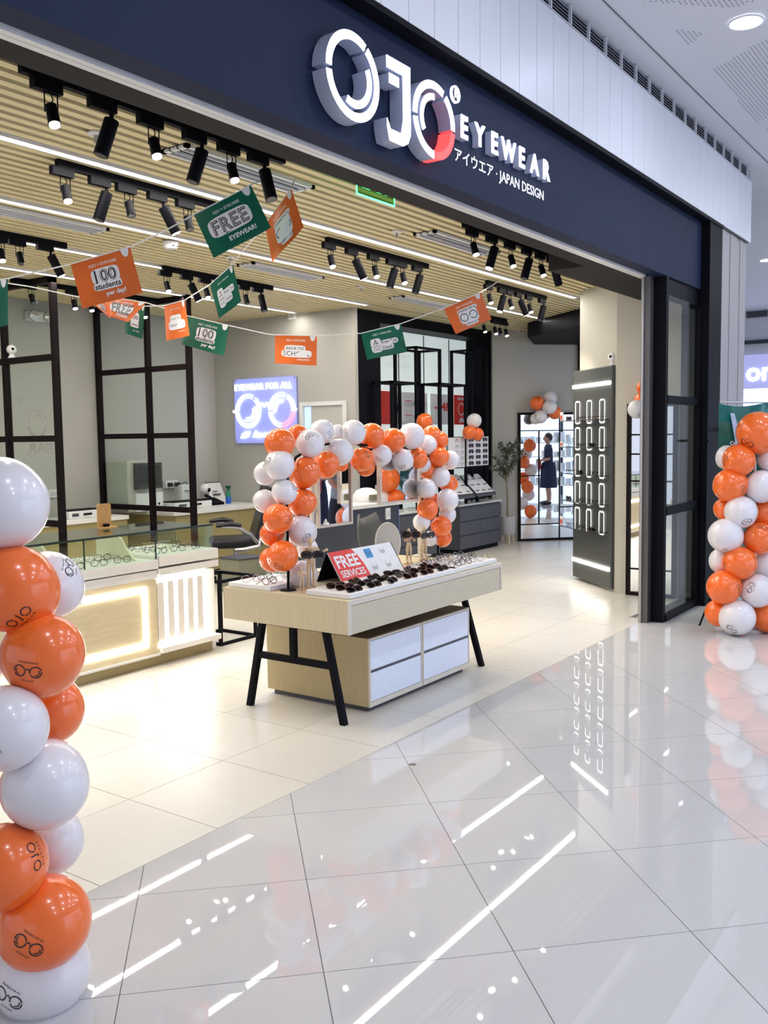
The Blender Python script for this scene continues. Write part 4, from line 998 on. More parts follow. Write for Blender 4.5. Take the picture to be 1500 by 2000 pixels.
for xa_, xb_ in ((xl, 3.82), (3.825, xm-.01), (xm-.004, xr-.02)): MB().box(xa_, xb_, yc0, yc0+.006, .776 if xa_ < 4.3 else .80, .975).build('glass_front', GLSG, t)
MB().box(xr-.026, xr-.02, yc0+.006, yc0+.6, .80, .975).build('glass_side', GLSG, t)
MB().box(xl, xr-.02, yc0-.002, yc0+.0, .973, .988).build('glass_edge', mat('dark_green_edge', (.01, .03, .025), .2), t)
for xx in (3.822, xm-.007): MB().box(xx-.003, xx+.003, yc0-.001, yc0+.008, .78, .975).build('glass_edge', MATS['dark_green_edge'], t)
for xx in (2.9, 3.66, 4.30):
    pr = [(xx, yc0+.05, .776), (xx, yc0+.10, .80), (xx, yc0+.17, .86), (xx, yc0+.22, .93), (xx, yc0+.28, .955), (xx, yc0+.36, .95), (xx, yc0+.50, .93), (xx, yc0+.50, .776)]
    MB().prism(pr, (.016, 0, 0)).build('divider', mat('cream_divider', (.72, .69, .5), .5), t)
CT = t
k = 0
rnd = random.Random(5)
for (xa_, xb_, lab_) in ((2.75, 3.6, 'left'), (3.75, 4.25, 'middle'), (4.5, 4.95, 'right')):
    z_ = .777 if xb_ < 4.4 else .802
    for r in range(4):
        nn = max(3, int((xb_-xa_)/.165))
        for c in range(nn):
            key = ('grey', 'gold', 'black', 'grey')[(k*7+r) % 4] if r else 'black'; k += 1
            glasses(key, (xa_+.06+(xb_-xa_-.1)*c/(nn-1)+rnd.uniform(-.01, .01), yc0+.09+r*.115, z_), rnd.uniform(-.35, .35), '%s eyeglasses, counter\'s %s section, %s row from the glass, %s from left' % (COLW[key], lab_, ordw(r), ordw(c)), 'eyeglasses inside the glass counter')
q = atZ(196, 1028, .986); q = Vector((4.40, yc0+.52, .986))
t = thing('wooden_stand', 'upright rounded pale wooden stand on the glass counter', 'stand', q)
pts = []
for sx, sz, a0 in ((1, 1, 0), (-1, 1, 90)):
    for k in range(5): a_ = math.radians(a0+22.5*k); pts.append(q+X*(sx*.045+.015*math.cos(a_))+Z*(.165+.015*math.sin(a_)))
pts += [q-X*.06, q+X*.06]
MB().prism(pts, (0, .012, 0)).build('back_board', mat('honey_wood', (.58, .33, .12), .5, noise=.1, scale=9), t); MB().box(q.x-.06, q.x+.07, q.y-.06, q.y, q.z, q.z+.008).build('foot', MATS['honey_wood'], t); MB().box(q.x-.02, q.x+.02, q.y-.03, q.y-.005, q.z+.008, q.z+.03).build('clip', BLACK, t)

# ------------------------------------------------------------------ navy cash counter behind the table
t = thing('cash_counter', 'navy counter with a white worktop behind the balloon arch', 'counter', (7.4, 5.9, 0))
MB().box(7.22, 8.19, 5.6, 6.2, 0, .905).build('navy_body', NAVYC, t); MB().box(7.2, 8.56, 5.58, 6.22, .905, .945).build('worktop', WLAM, t, bevel=.004)
MB().box(8.185, 8.195, 5.595, 5.61, 0, .905).build('edge_strip', mat('blue_edge', (.12, .18, .4), .4), t)
plate('light_switch', 'white switch plate on the navy counter', (atY(756, 1003, 5.6).x, 5.6, .822), .075, .12, cat='switch')
q = atZ(714, 972, .945); q = Vector((7.95, 5.85, .945))
t = thing('desktop_device', 'white domed device on the cash counter seen between the two mirrors', 'device', q)
MB().lathe([(.0, 0), (.14, 0), (.15, .02), (.145, .07), (.11, .12), (.05, .145), (0, .15)], q, 24).build('dome', WHITE, t, smooth=True); MB().box(q.x-.11, q.x+.03, q.y-.165, q.y-.12, q.z+.02, q.z+.08).build('dark_panel', mat('olive_panel', (.14, .13, .09), .5), t)
q = Vector((7.05, 4.95, 0))
t = thing('shell_chair', 'dark grey shell chair behind the table, before the navy counter', 'chair', q)
sh = MB(); n1, n2 = 12, 8
for j in range(n2+1):
    for i in range(n1+1):
        u, v = i/n1*2-1, j/n2
        if v < .5: sh.v.append(q+Vector((u*.23, -.22+v*2*.42, .44+.05*u*u)))
        else: w_ = (v-.5)*2; rr = .23*math.sqrt(max(0, 1-(w_*.85)**2.4)); sh.v.append(q+Vector((u*rr, .20+.10*w_-.08*u*u, .44+.42*w_+.05*u*u)))
for j in range(n2):
    for i in range(n1): a_ = j*(n1+1)+i; sh.f.append((a_, a_+1, a_+n1+2, a_+n1+1))
o = sh.build('shell', mat('grey_shell', (.09, .09, .085), .5), t, smooth=True); md = o.modifiers.new('solid', 'SOLIDIFY'); md.thickness = .015
for sx in (-1, 1):
    for s_ in (-1, 1): MB().tube([q+Vector((sx*.10, s_*.10, .43)), q+Vector((sx*.2, s_*.2, 0))], .012, 8).build('leg', BLACK, t, smooth=True)

# ------------------------------------------------------------------ display table
tx0, tx1, ty0, ty1, tz0, tz1 = 3.94, 5.71, 3.03, 3.985, .555, .745
t = thing('display_table', 'long pale oak display table with black slanted legs in the entrance', 'table', ((tx0+tx1)/2, (ty0+ty1)/2, 0))
MB().box(tx0, tx1, ty0+.012, ty1, tz0, tz1).build('table_box', mat('table_end_oak', (.60, .51, .33), .45, noise=.08, scale=7, stretch=(10, 10, 1)), t)
EDG = mat('pale_edge', (.66, .60, .52), .5)
MB().box(tx0, tx1, ty0, ty0+.012, tz1-.028, tz1).build('edge_band', EDG, t); MB().box(tx0, tx0+.022, ty0, ty0+.012, tz0, tz1-.028).build('edge_band', EDG, t); MB().box(tx1-.022, tx1, ty0, ty0+.012, tz0, tz1-.028).build('edge_band', EDG, t)
MB().box(tx0+.026, tx1-.026, ty0+.004, ty0+.012, tz0, tz1-.032).build('drawer_front', OAKT, t)
for x_ in (4.06, 5.60):
    for sgn, yf_ in ((-1, 3.17), (1, 3.90)):
        a = Vector((x_, 3.535+sgn*.24, tz0)); b = Vector((x_ if x_ < 5 else 5.66, yf_, 0)); d = (a-b)
        MB().obox(b-X*.02-Y*.02, X*.04, Y*.04, d).build('leg', BLACK, t, bevel=.006)
    za = .33; xx = x_+(0 if x_ < 5 else .025)
    MB().box(xx-.016, xx+.016, 3.535-.30, 3.535+.30, za-.018, za+.018).build('crossbar', BLACK, t)
    MB().box(xx-.018, xx+.018, 3.52, 3.555, za+.018, tz0).build('centre_post', BLACK, t)
x0, x1, y0, y1 = 4.315, 5.49, 3.17, 3.985
c = thing('drawer_cabinet', 'low pale oak cabinet with four white drawers under the table', 'cabinet', ((x0+x1)/2, (y0+y1)/2, 0))
xm_ = atY(826, 1330, y0).x
MB().box(x0, x1, y0+.012, y1, .035, .448).build('body', mat('cabinet_oak', (.50, .40, .22), .5, noise=.08, scale=7, stretch=(10, 10, 1)), c); MB().box(x0+.03, x1-.03, y0+.04, y1-.03, 0, .035).build('plinth', GREYC, c)
MB().box(x0, x1, y0+.012, y1, .448, .452).build('top_board', mat('brown_top', (.09, .065, .035), .5), c)
for a_, b_ in ((x0, xm_-.004), (xm_+.004, x1)):
    for q0, q1, z0, z1 in ((a_, a_+.012, .035, .448), (b_-.012, b_, .035, .448), (a_+.012, b_-.012, .035, .065), (a_+.012, b_-.012, .436, .448)): MB().box(q0, q1, y0, y0+.012, z0, z1).build('edge_band', EDG, c)
    for z0, z1 in ((.068, .240), (.258, .432)):
        d = MB().box(a_+.015, b_-.015, y0+.002, y0+.014, z0, z1).build('drawer', DRAWW, c)
    MB().box(a_+.014, b_-.014, y0+.004, y0+.015, .241, .257).build('grip_gap', GREYC, c)
def tray(x0, x1, y0, y1, lab):
    t = thing('display_tray', lab, 'tray', ((x0+x1)/2, (y0+y1)/2, tz1), 'white trays on the table')
    MB().box(x0, x1, y0, y1, tz1+.001, tz1+.030).build('tray', WHITE, t, bevel=.003)
tray(3.985, 5.17, 3.055, 3.37, 'white tray of sunglasses along the front of the table')
tray(3.96, 4.36, 3.62, 3.96, 'small white tray of eyeglasses at the left rear of the table')
tray(5.12, 5.69, 3.06, 3.42, 'white tray of eyeglasses at the right end of the table')
tt = tz1+.031; rnd = random.Random(11)
k = 0
for r in range(3):
    for c in range(6):
        key = ('sunb', 'sunr', 'sunb', 'sunr', 'sunb')[(r*3+c*2) % 5]
        glasses(key, (4.08+c*.19+r*.02, 3.08+r*.082, tt), rnd.uniform(-.35, .35), '%s in the front tray, %s row, %s from the left' % ('black sunglasses' if key == 'sunb' else 'reddish brown sunglasses', ('front', 'middle', 'rear')[r], ordw(c)), 'sunglasses in the front tray', tilt=-.95)
for r in range(2):
    for c in range(3):
        key = ('black', 'grey')[(r+c) % 2]; glasses(key, (4.03+c*.125, 3.68+r*.15, tt), rnd.uniform(-.5, .3), '%s eyeglasses in the left rear tray, %s row, %s from the left' % (COLW[key], ('front', 'rear')[r], ordw(c)), 'eyeglasses in the left rear tray', tilt=-.5)
for r in range(3):
    for c in range(4):
        key = ('black', 'brown', 'grey', 'gold', 'black')[(r*2+c) % 5]; glasses(key, (5.20+c*.14, 3.10+r*.11, tt), rnd.uniform(-.3, .4), '%s eyeglasses in the right tray, %s row, %s from the left' % (COLW[key], ('front', 'middle', 'rear')[r], ordw(c)), 'eyeglasses in the right tray', tilt=-.5)
t = thing('price_card', 'pale pink printed card lying between the two front trays', 'card', (4.98, 3.42, tz1))
MB().box(5.0, 5.26, 3.43, 3.53, tz1+.001, tz1+.006).build('card', mat('pink_card', (.85, .45, .42), .4, noise=.2, scale=30), t)
# FREE SERVICES sign
P0 = Vector((4.38, 3.41, tz1+.001)); U = Vector((.67, 0, 0)); V = Vector((0, .115, .185)); Nn = U.cross(V).normalized()
t = thing('counter_sign', 'slanted red and white FREE SERVICES sign on the table', 'sign', P0+U/2)
MB().obox(P0, U, V, -Nn*.006).build('board', CARD, t); MB().obox(P0+U-V*.0, U*.012, V, -Nn*.008).build('black_edge', BLACK, t)
MB().prism([P0+V+Nn*-.008, P0+V+U-Nn*.008, P0+U+Y*.20, P0+Y*.20], Y*.006).build('back_prop', BLACK, t)
def SP(u, v): return P0+U*u+V*v+Nn*.0015
m = MB().add([SP(0, 0), SP(.43, 0), SP(.455, .12), SP(.44, .45), SP(.40, .8), SP(.35, 1), SP(0, 1)], [tuple(range(7))]); m.build('red_field', mat('sign_red', (.80, .045, .035), .45), t)
m = MB(); letters(m, 'FREE', SP(.215, .66)+Nn*.001, U, V, Nn, wid=.23, bold=.03); m.build('lettering', CARD, t)
m = MB(); letters(m, 'SERVICES', SP(.225, .28)+Nn*.001, U, V, Nn, wid=.245, hei=.048, bold=.02); m.build('lettering', CARD, t)
MB().add([SP(.52, .62), SP(.63, .62), SP(.63, .92), SP(.52, .92)], [(0, 1, 2, 3)]).build('blue_square', mat('sign_blue', (.05, .3, .65), .5), t)
for (u, v) in ((.575, .75), (.80, .75), (.575, .28), (.80, .28)):
    m = MB(); c = SP(u, v)+Nn*.001
    for s_ in (-1, 1): m.arc(c+U.normalized()*.012*s_, U.normalized(), V.normalized(), .008, .0105, 0, 360, n=8); m.add([c+U.normalized()*(.022*s_), c+U.normalized()*(.024*s_), c+U.normalized()*(.026*s_)+V*.14, c+U.normalized()*(.024*s_)+V*.14], [(0, 1, 2, 3)])
    m.build('printed_icon', GREYC, t)
# oval standing mirror
q = atZ(790, 1104, tz1); q = Vector((5.16, 3.62, tz1+.001))
t = thing('oval_table_mirror', 'oval white framed table mirror right of the red sign', 'mirror', q)
MB().lathe([(0, 0), (.06, 0), (.055, .012), (.012, .02), (.010, .05)], q, 20).build('foot', WHITE, t, smooth=True)
on = Vector((-.75, -.66, .1)).normalized(); ou = Vector((.66, -.75, 0)).normalized(); ov = on.cross(ou); 
if ov.z < 0: ov = -ov
oc = q+Z*.165
pts = [oc+ou*(.085*math.cos(2*PI*i/36))+ov*(.135*math.sin(2*PI*i/36)) for i in range(36)]
MB().tube(pts, .006, 6, closed=True).build('rim', mat('ivory_rim', (.75, .7, .58), .4), t, smooth=True)
MB().prism([p_+on*.002 for p_ in pts], -on*.008).build('mirror_glass', mat('painted_ivory_reflection', (.62, .59, .52), .12, noise=.12, scale=9, stretch=(1, 1, .15)), t)  # mirror face does not mirror: its pale reflection is painted as streaky ivory colour

# jointed wooden figures
def manikin(loc, h_, rz, lab, arm=0):
    t = thing('wooden_manikin', lab, 'figurine', loc, 'jointed wooden figures on the table'); k = h_/.30; q = Matrix.Rotation(rz, 3, 'Z'); L0 = Vector(loc)
    def V_(x, y, z): return L0+q@(Vector((x, y, z))*k)
    MB().lathe([(0, 0), (.045*k, 0), (.045*k, .010*k), (0, .012*k)], L0, 24).build('base', WOODP, t, smooth=True)
    MB().tube([V_(0, .012, .01), V_(0, .012, .15)], .002*k, 6).build('support_rod', ALU, t)
    MB().ball(V_(0, 0, .278), .017*k, 14, 10, sq=(.85, .9, 1.3)).build('head', WOODP, t, smooth=True)
    MB().cyl(V_(0, 0, .245), V_(0, 0, .262), .007*k, n=10).build('neck', WOODP, t)
    MB().tube([V_(0, 0, .195), V_(0, 0, .215), V_(0, 0, .238), V_(0, 0, .247)], [.014*k, .024*k, .029*k, .014*k], 12).build('chest', WOODP, t, smooth=True)
    MB().tube([V_(0, 0, .150), V_(0, 0, .165), V_(0, 0, .185)], [.018*k, .022*k, .015*k], 12).build('pelvis', WOODP, t, smooth=True)
    for s_ in (-1, 1):
        el = V_(s_*.040, -.01, .195) if (arm == 0 or s_ < 0) else V_(s_*.055, -.02, .212); wr = V_(s_*.035, -.045, .205) if (arm == 0 or s_ < 0) else V_(s_*.085, -.04, .228)
        MB().tube([V_(s_*.032, 0, .238), el, wr], [.008*k, .007*k, .0055*k], 8).ball(wr, .0085*k, 8, 6, sq=(1, 1.3, 1)).build('arm', WOODP, t, smooth=True)
        MB().tube([V_(s_*.013, 0, .155), V_(s_*.015, 0, .12), V_(s_*.016, -.003, .085), V_(s_*.017, .004, .05), V_(s_*.018, .002, .02)], [.011*k, .012*k, .008*k, .009*k, .005*k], 10).build('leg', WOODP, t, smooth=True)
        MB().ball(V_(s_*.019, -.012, .018), .012*k, 10, 8, sq=(.7, 1.6, .6), q=q).build('foot', WOODP, t, smooth=True)
    return V_, k
q = Vector((4.14, 3.46, tz1+.001)); v_, k_ = manikin(q, .31, .7*-1, 'tall wooden jointed figure hugging sunglasses left of the red sign', 1)
glasses('sunb', v_(0, -.055, .185), -.7, 'black sunglasses held by the tall wooden figure at the left', 'sunglasses held by the wooden figures')
manikin(Vector((4.045, 3.45, tz1+.001)), .15, -.5, 'small wooden jointed figure beside the left white balloon')
q = Vector((5.33, 3.56, tz1+.001)); v_, k_ = manikin(q, .25, -.6, 'tall wooden jointed figure right of the oval mirror')
glasses('sunr', v_(0, -.05, .225), -.9, 'reddish sunglasses held up by the wooden figure beside the oval mirror', 'sunglasses held by the wooden figures')
q = Vector((5.53, 3.56, tz1+.001)); v_, k_ = manikin(q, .25, -.3, 'tall wooden jointed figure under the right orange balloons')
glasses('sunb', v_(0, -.05, .20), -.2, 'black sunglasses held by the rightmost wooden figure', 'sunglasses held by the wooden figures')
manikin(Vector((5.40, 3.50, tz1+.001)), .13, -.4, 'small wooden jointed figure between the two tall right ones')

# two counter mirrors on side posts at the rear table edge
def stand_mirror(pxl, pxr, pyb, ym, zt_, post_px, lab):
    a, b = atY(pxl, pyb[0], ym), atY(pxr, pyb[1], ym); zb_ = (a.z+b.z)/2; xp = atY(post_px, 1000, ym).x
    t = thing('counter_mirror', lab, 'mirror', (xp, ym, tz1)); fw = .016
    MB().box(a.x+fw, b.x-fw, ym, ym+.01, zb_+fw, zt_-fw).build('mirror_glass', MIRR, t)
    for q0, q1, z0, z1 in ((a.x, a.x+fw, zb_, zt_), (b.x-fw, b.x, zb_, zt_), (a.x+fw, b.x-fw, zb_, zb_+fw), (a.x+fw, b.x-fw, zt_-fw, zt_)): MB().box(q0, q1, ym-.012, ym+.02, z0, z1).build('frame_side', EDG, t)
    MB().box(xp-.012, xp+.012, ym+.0, ym+.024, tz1, zt_).build('post', EDG, t); MB().box(min(xp, a.x), max(xp, b.x), ym+.021, ym+.035, zb_+.1, zb_+.14).build('arm', EDG, t)
    MB().box(xp-.06, xp+.06, ym-.05, ym+.05, tz1, tz1+.01).build('foot', EDG, t)
stand_mirror(621, 687, (1032, 1023), 3.90, 1.52, 612, 'left pale framed mirror behind the balloon arch, reflecting a man')
stand_mirror(741, 815, (988, 977), 3.72, 1.52, 822, 'right pale framed mirror behind the balloon arch, reflecting balloons')

# ------------------------------------------------------------------ balloons
def unit_balloon():
    m = MB(); prof = []
    for i in range(21):
        t_ = PI*i/20; z_ = -math.cos(t_); r_ = math.sin(t_)
        if z_ < 0: z_ *= 1.12; r_ *= (1-.05*(-z_))
        prof.append((max(r_, 0), z_))
    m.lathe(prof, n=32); me_o = m.build('balloon_proto', BORG, local=True, smooth=True); me = me_o.data; bpy.data.objects.remove(me_o)
    return me
ME_B = {'o': unit_balloon()}; ME_B['w'] = ME_B['o'].copy(); ME_B['w'].materials.clear(); ME_B['w'].materials.append(BWHT)
def knot_mesh(mt):
    m = MB().lathe([(.03, -1.11), (.035, -1.14), (.09, -1.22), (.085, -1.23), (0, -1.17)], n=12); o = m.build('k', mt, local=True, smooth=True); me = o.data; bpy.data.objects.remove(o); return me
ME_K = {'o': knot_mesh(BORG), 'w': knot_mesh(BWHT)}
def sph(u, v, e=1.004):
    z_ = math.sin(v)*e; r_ = math.cos(v)*e
    if z_ < 0: r_ *= (1-.05*(-z_*1.12)); z_ *= 1.12
    return Vector((r_*math.cos(u), r_*math.sin(u), z_))
def print_mesh(kind):
    m = MB(); flat = MB()
    def ringf(cx, cy, r0, r1, a0, a1): flat.arc((cx, cy, 0), X, Y, r0, r1, a0, a1, n=16)
    if kind == 'glasses':
        for s_ in (-1, 1):
            ringf(s_*.24, .05, .15, .185, 20, 200); ringf(s_*.24, .05, .15, .185, 212, 370); ringf(s_*.24, .05, .09, .12, 200+60*s_, 330+60*s_)
        flat.add([Vector(p) for p in ((-.07, .1, 0), (-.0, .17, 0), (.0, .13, 0), (-.05, .07, 0))], [(0, 1, 2, 3)]); flat.add([Vector(p) for p in ((.07, .1, 0), (.0, .17, 0), (.0, .13, 0), (.05, .07, 0))], [(3, 2, 1, 0)])
        letters(flat, 'EYEWEAR FOR ALL', (0, .33, 0), X, Y, Z, wid=.62, bold=.01); letters(flat, '# Iamojo', (0, -.24, 0), X, Y, Z, wid=.38, shear=.3)
    else:
        for cx in (-.27, .27):
            ringf(cx, .06, .115, .15, 20, 200); ringf(cx, .06, .115, .15, 212, 370)
        letters(flat, 'J', (0, .06, 0), X, Y, Z, hei=.30, bold=.02); letters(flat, 'E Y E W E A R', (0, -.2, 0), X, Y, Z, wid=.72)
    m.v = [sph(p.x*.8, p.y*.8) for p in flat.v]; m.f = flat.f
    o = m.build('p', INK, local=True); me = o.data; bpy.data.objects.remove(o); return me
ME_P = [print_mesh('glasses'), print_mesh('word')]
rb = random.Random(21)
def balloon(px, py, r, col, dep, lab, group, pr=None, rr=None):
    c = atD(px, py, dep); R = r*dep/F if rr is None else rr
    o = link('balloon', ME_B[col]); o.location = c; o.scale = (R, R, R)
    view = (Vector((0, 0, H))-c).normalized()
    # the print faces roughly the viewer's side of the cluster, the knot points inwards and away
    side = view.orthogonal().normalized(); a_ = rb.uniform(0, 2*PI); up = (side*math.cos(a_)+view.cross(side)*math.sin(a_)); up = (up+view*rb.uniform(.5, 1.1)).normalized()
    k = rb.uniform(-1.0, 1.0); xax = (view-up*view.dot(up)).normalized(); xax = (Matrix.Rotation(k, 3, up)@xax); yax = up.cross(xax)
    o.rotation_euler = Matrix((xax, yax, up)).transposed().to_euler()
    tag(o, lab, 'balloon', group)
    link('knot', ME_K[col], o); 
    if pr is not False and rb.random() < .75: link('print', ME_P[rb.randrange(2) if pr is None else pr], o)
    return o
CW = {'o': 'orange', 'w': 'white'}
# near column at the left edge
Lc = [(3, 985, 90, 'w', 0, 0), (25, 1150, 86, 'o', 0, 0), (93, 1142, 66, 'w', .22, 0), (84, 1278, 80, 'o', 0, 1), (95, 1386, 68, 'o', .2, 1), (10, 1422, 83, 'w', -.1, 0), (88, 1534, 84, 'w', 0, 0), (95, 1642, 67, 'w', .2, 0), (6, 1692, 84, 'o', -.06, 0), (87, 1800, 89, 'o', 0, 1), (82, 1897, 92, 'w', .04, 1), (-42, 1960, 56, 'o', .1, 1), (-55, 1290, 62, 'w', .1, 0), (-80, 1850, 75, 'w', .15, 0), (-90, 1560, 78, 'o', .15, 0), (-110, 1120, 78, 'w', .15, 0)]
seq = sorted(range(len(Lc)), key=lambda i: Lc[i][1]); num = {}
for i in seq:
    px, py, r, c, dd, p = Lc[i]
    num[c] = num.get(c, 0)+1
    balloon(px, py, r, c, 2.68+dd, '%s balloon in the near left column, %s %s one from the top' % (CW[c], ordw(num[c]-1), CW[c]), 'balloons of the left column')
cpos = atD(-30, 1500, 2.85)
t = thing('balloon_stand', 'white pole and round base inside the left balloon column', 'stand', (cpos.x, cpos.y, 0))
MB().cyl((cpos.x, cpos.y, 0), (cpos.x, cpos.y, 1.5), .012).build('pole', WHITE, t); MB().lathe([(0, 0), (.15, 0), (.14, .02), (0, .03)], (cpos.x, cpos.y, 0)).build('base', WHITE, t, smooth=True)
# right column by the glass door
D0 = depth(atZ(1440, 1240))
Rc = [(1480, 845, 41, 'o', 0, 0), (1422, 895, 24, 'w', .14, 0), (1443, 900, 31.5, 'o', 0, 1), (1507, 897, 27, 'w', .05, 0), (1426, 948, 33, 'o', .03, 0), (1486, 951, 32, 'w', 0, 0), (1418, 995, 23, 'o', .12, 0), (1447, 1000, 31.5, 'w', -.02, 0), (1492, 1003, 29, 'o', .12, 1), (1417, 1046, 33.5, 'w', 0, 0), (1483, 1052, 31, 'o', 0, 0), (1410, 1095, 25, 'w', .12, 0), (1444, 1100, 33, 'o', -.03, 1), (1495, 1100, 29, 'w', .1, 1), (1414, 1147, 33.5, 'o', 0, 0), (1479, 1154, 33, 'w', -.03, 0), (1404, 1197, 27, 'o', .1, 0), (1440, 1206, 35, 'w', -.03, 1), (1500, 1203, 33, 'o', .05, 0), (1470, 1222, 14, 'w', .15, 0)]
seq = sorted(range(len(Rc)), key=lambda i: Rc[i][1]); num = {}
for i in seq:
    px, py, r, c, dd, p = Rc[i]; n_ = num.get(c, 0); num[c] = n_+1
    balloon(px, py, r, c, D0+dd, '%s balloon in the column by the glass door, %s %s one from the top' % (CW[c], ordw(n_), CW[c]), 'balloons of the right column')
cpos = atD(1470, 1150, D0+.15); cpos.z = 0
t = thing('balloon_stand', 'white pole and round base inside the right balloon column', 'stand', cpos)
MB().cyl(cpos, cpos+Z*1.4, .012).build('pole', WHITE, t); MB().lathe([(0, 0), (.12, 0), (.11, .02), (0, .03)], cpos).build('base', WHITE, t, smooth=True)
# banner stand behind the right column
DB = D0+.42
def bp(x, y): return atD(x, y, DB)
t = thing('banner_stand', 'teal green banner wrapped in clear film behind the right balloon column', 'banner', Vector((bp(1450, 1215).x, bp(1450, 1215).y, 0)))
m = MB(); g1 = []
for j in range(7):
    for i in range(9):
        u, v = i/8, j/6; a = bp(1404+u*135, 788+v*330+ (6*math.sin(u*5) if j == 0 else 0)); g1.append(a+CF*(.012*math.sin(u*9+v*4)))
m.v = g1; m.f = [(j*9+i, j*9+i+9, j*9+i+10, j*9+i+1) for j in range(6) for i in range(8)]
m.build('banner_sheet', mat('teal_vinyl', (.008, .17, .13), .2, noise=.25, scale=8, coat=.6), t, smooth=True)
m = MB(); m.v = [p-CF*.02+Vector((0, 0, .004)) for p in g1[:36]]; m.f = [(j*9+i, j*9+i+9, j*9+i+10, j*9+i+1) for j in range(3) for i in range(8)]
m.build('clear_film', GLSC, t, smooth=True)
m = MB().add([bp(1424, 808)-CF*.03, bp(1432, 808)-CF*.03, bp(1447, 866)-CF*.03, bp(1434, 868)-CF*.03], [(0, 1, 2, 3)]).build('pale_stripe', mat('pale_blue_print', (.5, .6, .9), .4, noise=.2, scale=40), t)
m = MB(); letters(m, 'Ca', bp(1429, 866)-CF*.03, CR, CU, -CF, hei=.035, bold=.03); m.build('lettering', CARD, t)
a, b = bp(1390, 1165), atZ(1366, 1222)
MB().cyl(bp(1405, 1120), b, .008).build('leg', BLACK, t)
for k, q in enumerate(((1480, 1225), (1530, 1215))): MB().cyl(bp(1470, 1120), atZ(*q)+CF*.3*0, .008).build('leg', BLACK, t)
MB().cyl(bp(1405, 786), bp(1540, 786), .007).build('top_rod', ALU, t)

# arch over the table
AB = [('leg', b_) for b_ in ((546, 908, 30, 'w', -.05), (518, 925, 23, 'w', .08), (596, 923, 31, 'o', 0), (555, 961, 25, 'w', -.03), (517, 979, 23, 'w', .06), (590, 982, 28, 'o', .03), (543, 1013, 29.5, 'o', -.06), (588, 1037, 30.5, 'w', 0), (531, 1043, 24, 'o', .07), (600, 1073, 21, 'w', .1), (552, 1086, 31, 'o', -.06), (531, 1093, 24.5, 'o', .04), (591, 1123, 29, 'w', 0))]
AT = [(546, 866, 30, 'o', -.02), (581, 850, 21, 'o', .1), (606, 867, 28, 'w', -.06), (628, 844, 24, 'w', .06), (659, 843, 14, 'w', .12), (690, 845, 25, 'w', -.03), (664, 883, 27, 'w', -.06), (636, 908, 27, 'o', .02), (726, 851, 25, 'o', .02), (706, 897, 24, 'o', .0), (668, 908, 13, 'o', .1), (714, 912, 19, 'o', .1), (745, 889, 21, 'w', -.05), (768, 860, 24, 'o', -.03), (804, 852, 26, 'w', -.02), (834, 869, 20, 'w', .05), (843, 850, 19, 'o', .08), (858, 860, 18, 'o', .04), (816, 896, 20, 'o', -.02), (785, 898, 22, 'w', -.04)]
AR = [(857, 893, 19.5, 'o', -.05), (880, 898, 18, 'w', .06), (826, 908, 16, 'w', .07), (860, 932, 20, 'w', -.05), (836, 921, 17, 'o', .06), (876, 945, 18, 'o', .05), (832, 954, 20, 'w', -.02), (874, 977, 22, 'w', -.04), (842, 975, 15, 'o', .08), (835, 995, 21, 'o', -.03), (873, 1005, 18, 'w', .05), (823, 1020, 17, 'w', .04), (862, 1028, 20.5, 'o', -.03), (865, 1051, 17.5, 'o', .03), (840, 1052, 15, 'w', .08)]
dA, dB_ = 5.42, 6.93
def adep(px): return dA+(dB_-dA)*min(1, max(0, (px-563)/(855-563)))
for lst, seg, key in (([b_[1] for b_ in AB], 'left leg', 1), (AT, 'top', 0), (AR, 'right leg', 1)):
    num = {}
    for b_ in sorted(lst, key=lambda e: e[key]):
        px, py, r, c, dd = b_; n_ = num.get(c, 0); num[c] = n_+1
        o_ = '%s %s one from the %s' % (ordw(n_), CW[c], 'top' if key else 'left')
        balloon(px, py, r, c, adep(px)+dd, '%s balloon on the %s of the table arch, %s' % (CW[c], seg, o_), 'balloons of the arch over the table')
fA, fB = atZ(563, 1153, tz1), atZ(855, 1083, tz1)
t = thing('balloon_arch_frame', 'thin black arch frame carrying the balloons over the table', 'frame', (fA+fB)/2)
pts = [fA]+[atD(x_, y_, adep(x_)+.03) for x_, y_ in ((563, 1090), (560, 1000), (562, 930), (578, 893), (612, 872), (660, 864), (720, 870), (780, 874), (825, 880), (852, 905), (858, 960), (855, 1010), (856, 1050))]+[fB]
MB().tube(pts, .008, 8).build('arch_rod', BLACK, t, smooth=True)
for q in (fA, fB): MB().lathe([(0, 0), (.05, 0), (.045, .008), (0, .01)], q, 16).build('base_plate', BLACK, t)
